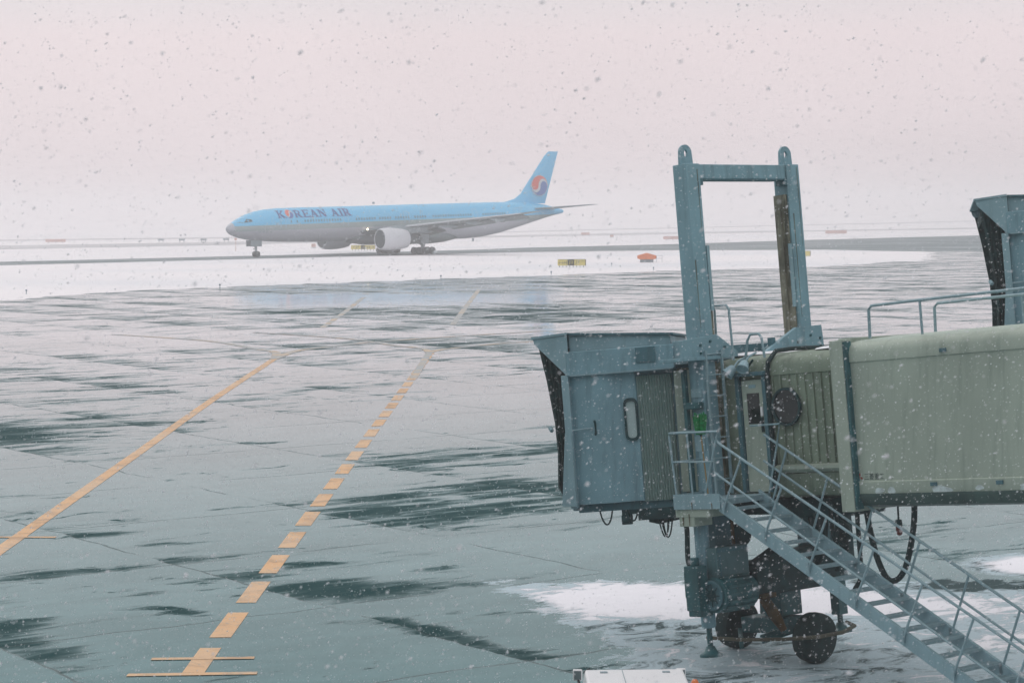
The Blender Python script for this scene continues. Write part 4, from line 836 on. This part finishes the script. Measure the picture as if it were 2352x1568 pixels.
for f in np.linspace(0, 1, 12):
    z = 8.9+9.75*f; le = float(np.interp(z, [8.9, 9.1, 9.5, 10.1, 18.4, 18.65], [58.4, 59, 61, 62.8, 69.5, 70.0])); te = float(np.interp(z, [8.9, 18.65], [69.1, 72.3])); c = te-le
    rows.append([(le+c*x, sg*.5*th*(1-.5*f), z) for x, th, sg in ((0, .0, 1), (.06, .42, 1), (.25, .8, 1), (.5, .8, 1), (.8, .4, 1), (1, .03, 1), (1, .03, -1), (.8, .4, -1), (.5, .8, -1), (.25, .8, -1), (.06, .42, -1))])
fino = fin.loft(rows).build('tail_fin', LBLUE, plane, smooth=50)
emblem(fino, 67.5, 12.25, 1.85, lambda x, z, off: V(x, -.42-off*2, z))
regm = MB(); text_on(regm, '777', .7, V(69.9, -.36, 17.7), V(1, 0, 0), V(0, 0, 1)) if False else None
ng = MB(); ng.tube([(5.9, 0, 3.2), (5.9, 0, .6)], .17, 10); ng.tube([(4.6, 0, 3.0), (5.8, 0, 1.5)], .08, 8); ng.tube([(5.9, -.4, .53), (5.9, .4, .53)], .1, 8); ng.box((5.5, -.3, 1.3), (5.7, .3, 1.5))
ngo = ng.build('nose_gear', LGREY, plane)
for q in (-.38, .38): MB().lathe([(-.18, .25), (-.19, .42), (-.14, .51), (0, .53), (.14, .51), (.19, .42), (.18, .25)], (5.9, q, .53), (0, 1, 0), 24).build('wheel', RUBBER, ngo, smooth=40)
for q in (-.75, .75): MB().box((4.4, q-.03, 1.85), (6.6, q+.03, 2.9)).build('gear_door', LGREY, ngo)
MB().box((30, -.03, 9.0), (30.5, .03, 9.35)).build('antenna', LGREY, fus); MB().box((52, -.03, 2.05), (52.4, .03, 2.6)).build('antenna', LGREY, fus)

# ------------------------------------------------------------------ signs and small airfield things
def taxi_sign(label, x, y, wd, ht, panels, rz=0, tilt=.25):
    r = thing('taxiway_sign', label, 'taxiway sign', (x, y, 0), rz, world=False)
    MB().box((-wd/2, -.12, tilt), (wd/2, .12, tilt+ht)).build('sign_box', SIGNY, r, bevel=.02)
    MB().box((wd/2, -.13, tilt-.02), (wd/2+.1, .13, tilt+ht+.02)).build('end_cap', RUSTO, r)
    for k in range(8): px = -wd/2+wd*(k+.5)/8; MB().box((px-.04, -.05, 0), (px+.04, .05, tilt)).build('leg', DARKB, r)
    MB().box((-wd/2, -.14, tilt+ht), (wd/2, .14, tilt+ht+.04)).build('top_edge', DARKB, r)
    for kind, x0, x1, txt_ in panels:
        cx0, cx1 = -wd/2+x0*wd, -wd/2+x1*wd; face = 'black_panel' if kind == 'b' else None
        if kind == 'b': MB().box((cx0, -.135, tilt+.03), (cx1, -.12, tilt+ht-.02)).build('black_panel', BLACK, r)
        if txt_:
            mb = MB(); vs, fs = text_tris(txt_, ht*.95); w0 = min(v[0] for v in vs); w1 = max(v[0] for v in vs); h0 = min(v[1] for v in vs); h1 = max(v[1] for v in vs)
            sc = min((cx1-cx0)*.86/(w1-w0), ht*.62/(h1-h0)); sx_ = (cx1-cx0)*.86/(w1-w0) if sc*1.6 > (cx1-cx0)*.86/(w1-w0) else sc*1.4
            mb.add([((cx0+cx1)/2+(v[0]-(w0+w1)/2)*sx_, -.142 if kind == 'b' else -.127, tilt+ht/2+(v[1]-(h0+h1)/2)*sc) for v in vs], fs); mb.build('lettering', SIGNY if kind == 'b' else BLACK, r, smooth=0)
    return r
taxi_sign('yellow taxiway sign with black centre panel and arrows standing in the snow island', 8.15, 310.3, 3.75, .82, [('y', 0, .36, '←H4'), ('b', .36, .60, 'J2'), ('y', .60, 1, 'J7↑')], .0, .22)
s2 = taxi_sign('faint yellow taxiway sign seen under the airliner between its engine and wheels', -29.1, 448.8, 4.7, .8, [('y', 0, .42, '←J7'), ('b', .42, .58, 'J'), ('y', .58, 1, 'H4→')], .0, .25)
taxi_sign('pale yellow taxiway sign half hidden behind the right lift column of the boarding bridge', 46.2, 363.8, 2.6, .75, [('b', 0, .55, 'J'), ('y', .55, 1, '')], .0, .12)
def board(label, x, y, wd, ht):
    r = thing('warning_board', label, 'sign board', (x, y, 0), 0, 'red orange boards far across the airfield', world=False)
    MB().box((-wd/2, -.15, .25), (wd/2, .15, .25+ht)).build('panel', REDO, r, bevel=.02)
    for q in (-.35, 0, .35): MB().box((q*wd-.06, -.06, 0), (q*wd+.06, .06, .25)).build('leg', DARKB, r)
    return r
board('long pale red board beyond the runway at the far left of the field', -118.5, 595, 5.2, .75)
board('red orange board beyond the taxiway left of the left lift column', 39.2, 555, 4.6, .75)
board('faint red board beyond the taxiway right of the right lift column', 91.5, 644.3, 6, .9)
board('small square red board under the nose half of the airliner', -41.6, 481.5, .9, .7)
board('small pale red board far behind the airliner tailplane', 21.4, 660, 2.4, .7)
board('smallest red board beyond the taxiway right of the airliner tail', 26.9, 612, .9, .6)
hut = thing('equipment_shelter', 'orange equipment shelter with a low peaked roof and grey base on the snow island', 'equipment shelter', (19.8, 334.4, 0), .0, world=False)
MB().prism([(-1.35, .55), (-1.35, 1.0), (-1.25, 1.02), (0, 1.38), (1.25, 1.02), (1.35, 1.0), (1.35, .55), (1.0, .45), (-1.0, .45)], 1, -.9, .9).build('orange_top', mat('shelter_orange', (.72, .2, .07), .5), hut, bevel=.02)
MB().box((-.95, -.7, 0), (.95, .7, .46)).build('grey_base', LGREY, hut, bevel=.02)
fm = MB()
for q in (-.4, .0, .4): fm.box((q-.025, -.025, 0), (q+.025, .025, .95))
fm.box((-.4, -.02, .5), (.4, .02, .54)); fm.box((-.4, -.02, .9), (.4, .02, .94)); o = fm.build('guard_frame', LGREY, base=(21.7, 336.2, 0), smooth=0) if False else None
fm2 = MB(lambda p: p+V(21.75, 336.2, 0)); 
for q in (-.4, .4): fm2.box((q-.025, -.025, 0), (q+.025, .025, .95))
fm2.box((-.375, -.02, .5), (.375, .02, .54)); fm2.box((-.375, -.02, .9), (.375, .02, .94))
tag(fm2.build('guard_frame', LGREY, base=(21.75, 336.2, 0), smooth=0), 'thin grey pipe frame standing just right of the orange shelter', 'frame')
el_l = ['small edge light on the snow bank at the far left of the photo', 'small edge light at the snow edge below the airliner nose gear', 'small edge light at the snow edge below the airliner engine', 'small edge light at the snow edge just below the arrowed taxiway sign', 'small edge light at the snow edge below the orange shelter', 'small edge light in the snow between the taxiway sign and the orange shelter']
el = None
for (x, y), lb in zip(((-47.7, 224.6), (-30.3, 237.4), (-8.1, 262.5), (4.8, 276), (18.1, 291), (13.8, 314.5)), el_l):
    if el is None:
        el = thing('edge_light', lb, 'edge light', (x, y, 0), 0, 'edge lights along the apron edge', world=False)
        MB().lathe([(0, .09), (.04, .09), (.06, .04), (.26, .035), (.28, .09), (.31, .1)], (0, 0, 0), (0, 0, 1), 12).build('stem', LGREY, el)
        MB().lathe([(.31, .09), (.38, .1), (.42, .07), (.44, .02)], (0, 0, 0), (0, 0, 1), 12).build('globe', mat('blue_lamp_glass', (.05, .12, .2), .2), el)
    else: copy_thing(el, lb, (x, y, 0))
rl_l = ['first grey runway light box from the left beside the long red board', 'second grey runway light box right of the long red board', 'third grey runway light box right of the long red board', 'fourth grey runway light box, nearest to the airliner nose']
rl = None
for (x, y), lb in zip(((-89.9, 587.5), (-84.1, 584.4), (-78.7, 585.3), (-73, 586)), rl_l):
    if rl is None:
        rl = thing('approach_light', lb, 'runway light', (x, y, 0), 0, 'grey light boxes beyond the runway', world=False)
        MB().box((-.75, -.4, .5), (.75, .4, .95)).build('lamp_box', LGREY, rl, bevel=.03)
        for q in (-.5, .5): MB().box((q-.05, -.05, 0), (q+.05, .05, .5)).build('leg', DARKB, rl)
    else: copy_thing(rl, lb, (x, y, 0))
mp_ = thing('marker_pole', 'thin pale red marker pole in the snow under the airliner nose', 'marker pole', (-54.5, 452.5, 0), 0, world=False)
MB().lathe([(0, .06), (2.6, .05)], (0, 0, 0), (0, 0, 1), 8).build('pole', REDO, mp_); MB().box((-.25, -.03, 2.2), (.25, .03, 2.6)).build('flag_plate', REDO, mp_)

# ------------------------------------------------------------------ small white van at the bottom edge
van = thing('white_van', 'small white van at the bottom edge, only flat roof and two mirrors in view', 'van', (1.635, 29.4, 0), .012, world=False)
bd = MB(); sd = [(-1.55, .35), (-1.62, .9), (-1.58, 1.2), (-1.50, 1.60), (-1.42, 1.72), (1.30, 1.74), (1.42, 1.70), (2.15, 1.15), (2.75, 1.0), (2.85, .7), (2.85, .35)]
bd.loft([[(sg*hw*(1 if z < 1.15 else .90 if z > 1.65 else .96), y, z) for y, z in sd] for sg, hw in ((-1, .74), (1, .74))])
vb = bd.build('body', WHITE, van, smooth=30, bevel=.03)
MB().box((-.665, -1.40, 1.705), (.665, 1.30, 1.755)).build('roof', WHITE, van, bevel=.025)
rbv = MB()
for q in (-.42, .42): rbv.box((q-.05, 1.05, 1.755), (q+.05, 1.12, 1.768))
rbv.box((-.17, -1.3, 1.7555), (-.16, 1.25, 1.759)); rbv.build('roof_seam', LGREY, van, split=True)
for sg in (-1, 1):
    mi = MB(); mi.box((sg*.66, 2.28, 1.40), (sg*.79, 2.34, 1.555)); mo_ = mi.build('mirror', WHITE, van, bevel=.012)
    MB().box((sg*.675, 2.270, 1.417), (sg*.775, 2.279, 1.538)).build('mirror_glass', mat('mirror_glass', (.1, .14, .15), .1), mo_)
    MB().tube([(sg*.66, 2.1, 1.16), (sg*.72, 2.31, 1.43)], .02, 6).build('mirror_arm', BLACK, mo_)
    MB().box((sg*.70, -1.1, 1.2), (sg*.742, 1.0, 1.58)).build('side_window', GLASS, van)
    for y in (-1.0, 1.9): MB().lathe([(-.07, .15), (-.08, .25), (0, .27), (.08, .25), (.07, .15)], (sg*.66, y, .27), (1, 0, 0), 24).build('wheel', RUBBER, van, smooth=40)
MB().box((-.6, -1.60, 1.18), (.6, -1.53, 1.56)).build('rear_window', GLASS, van)
MB().tube([(-.60, 1.36, 1.76), (-.67, 1.6, 1.66), (-.62, 2.0, 1.5)], .01, 5).build('wiper_cable', BLACK, van)
cone = thing('traffic_cone', 'orange traffic cone beside the right mirror of the white van', 'traffic cone', (2.82, 35.4, 0), 0, world=False)
MB().lathe([(.03, .2), (.06, .17), (.56, .065), (.60, .055), (.63, .03), (.635, .005)], (0, 0, 0), (0, 0, 1), 20).build('cone_body', ORANGE, cone, smooth=40)
MB().box((-.2, -.2, 0), (.2, .2, .035)).build('base', BLACK, cone)

# ------------------------------------------------------------------ falling snow: real flakes filling the air in front of the bridge and the apron
def falling_snow(nfl=85000):
    r = np.random.default_rng(21); Rmax, Rmin = 46., 4.2
    d = np.where(r.random(nfl) < .62, r.uniform(Rmin**3, 20.**3, nfl), r.uniform(Rmin**3, Rmax**3, nfl))**(1/3); ax = r.uniform(-.30, .30, nfl); ay = r.uniform(-.21, .20, nfl)
    C = V(0, 0, 8)+d[:, None]*(_f[None]+ax[:, None]*_r[None]+ay[:, None]*_u[None])
    keep = C[:, 2] > .05; C = C[keep]; n = len(C)
    size = np.clip(np.exp(r.normal(math.log(.0028), .46, n)),   .0014, .0068)
    base = np.array([(1, 0, 0), (-1, 0, 0), (0, 1, 0), (0, -1, 0), (0, 0, 1), (0, 0, -1)], float); fc = np.array([(0, 2, 4), (2, 1, 4), (1, 3, 4), (3, 0, 4), (2, 0, 5), (1, 2, 5), (3, 1, 5), (0, 3, 5)])
    Q = r.normal(size=(n, 3, 3)); Q, _ = np.linalg.qr(Q)
    sc = r.uniform(.45, 1.25, (n, 6, 1))*np.repeat(r.uniform(.5, 1.0, (n, 3, 1)), 2, axis=1)
    P = np.einsum('nij,kj->nki', Q, base)*sc*size[:, None, None]
    st_ = nrm(V(.5, 0, .35)); P += st_[None, None]*((P@st_)[:, :, None])*r.uniform(.2, 1.1, (n, 1, 1))
    P += C[:, None]
    me = bpy.data.meshes.new('falling_snow'); F = (fc[None]+6*np.arange(n)[:, None, None]).reshape(-1, 3)
    me.vertices.add(n*6); me.vertices.foreach_set('co', P.reshape(-1)); me.loops.add(len(F)*3); me.loops.foreach_set('vertex_index', F.reshape(-1).astype(np.int32))
    me.polygons.add(len(F)); me.polygons.foreach_set('loop_start', np.arange(0, len(F)*3, 3, dtype=np.int32)); me.update(calc_edges=True); me.validate()
    fm_ = bpy.data.materials.new('snowflake'); fm_.use_nodes = True; ft_ = fm_.node_tree; ft_.nodes.clear()
    d1 = ft_.nodes.new('ShaderNodeBsdfDiffuse'); d1.inputs['Color'].default_value = (.95, .96, .98, 1); t1 = ft_.nodes.new('ShaderNodeBsdfTranslucent'); t1.inputs['Color'].default_value = (.95, .95, .97, 1)
    m1 = ft_.nodes.new('ShaderNodeMixShader'); m1.inputs[0].default_value = .78; o1 = ft_.nodes.new('ShaderNodeOutputMaterial')
    ft_.links.new(d1.outputs[0], m1.inputs[1]); ft_.links.new(t1.outputs[0], m1.inputs[2]); ft_.links.new(m1.outputs[0], o1.inputs['Surface']); me.materials.append(fm_)
    o = bpy.data.objects.new('falling_snow', me); COL.objects.link(o); o['kind'] = 'stuff'
    return o
falling_snow()
for o in SC.objects:
    if '_b' in o: del o['_b']
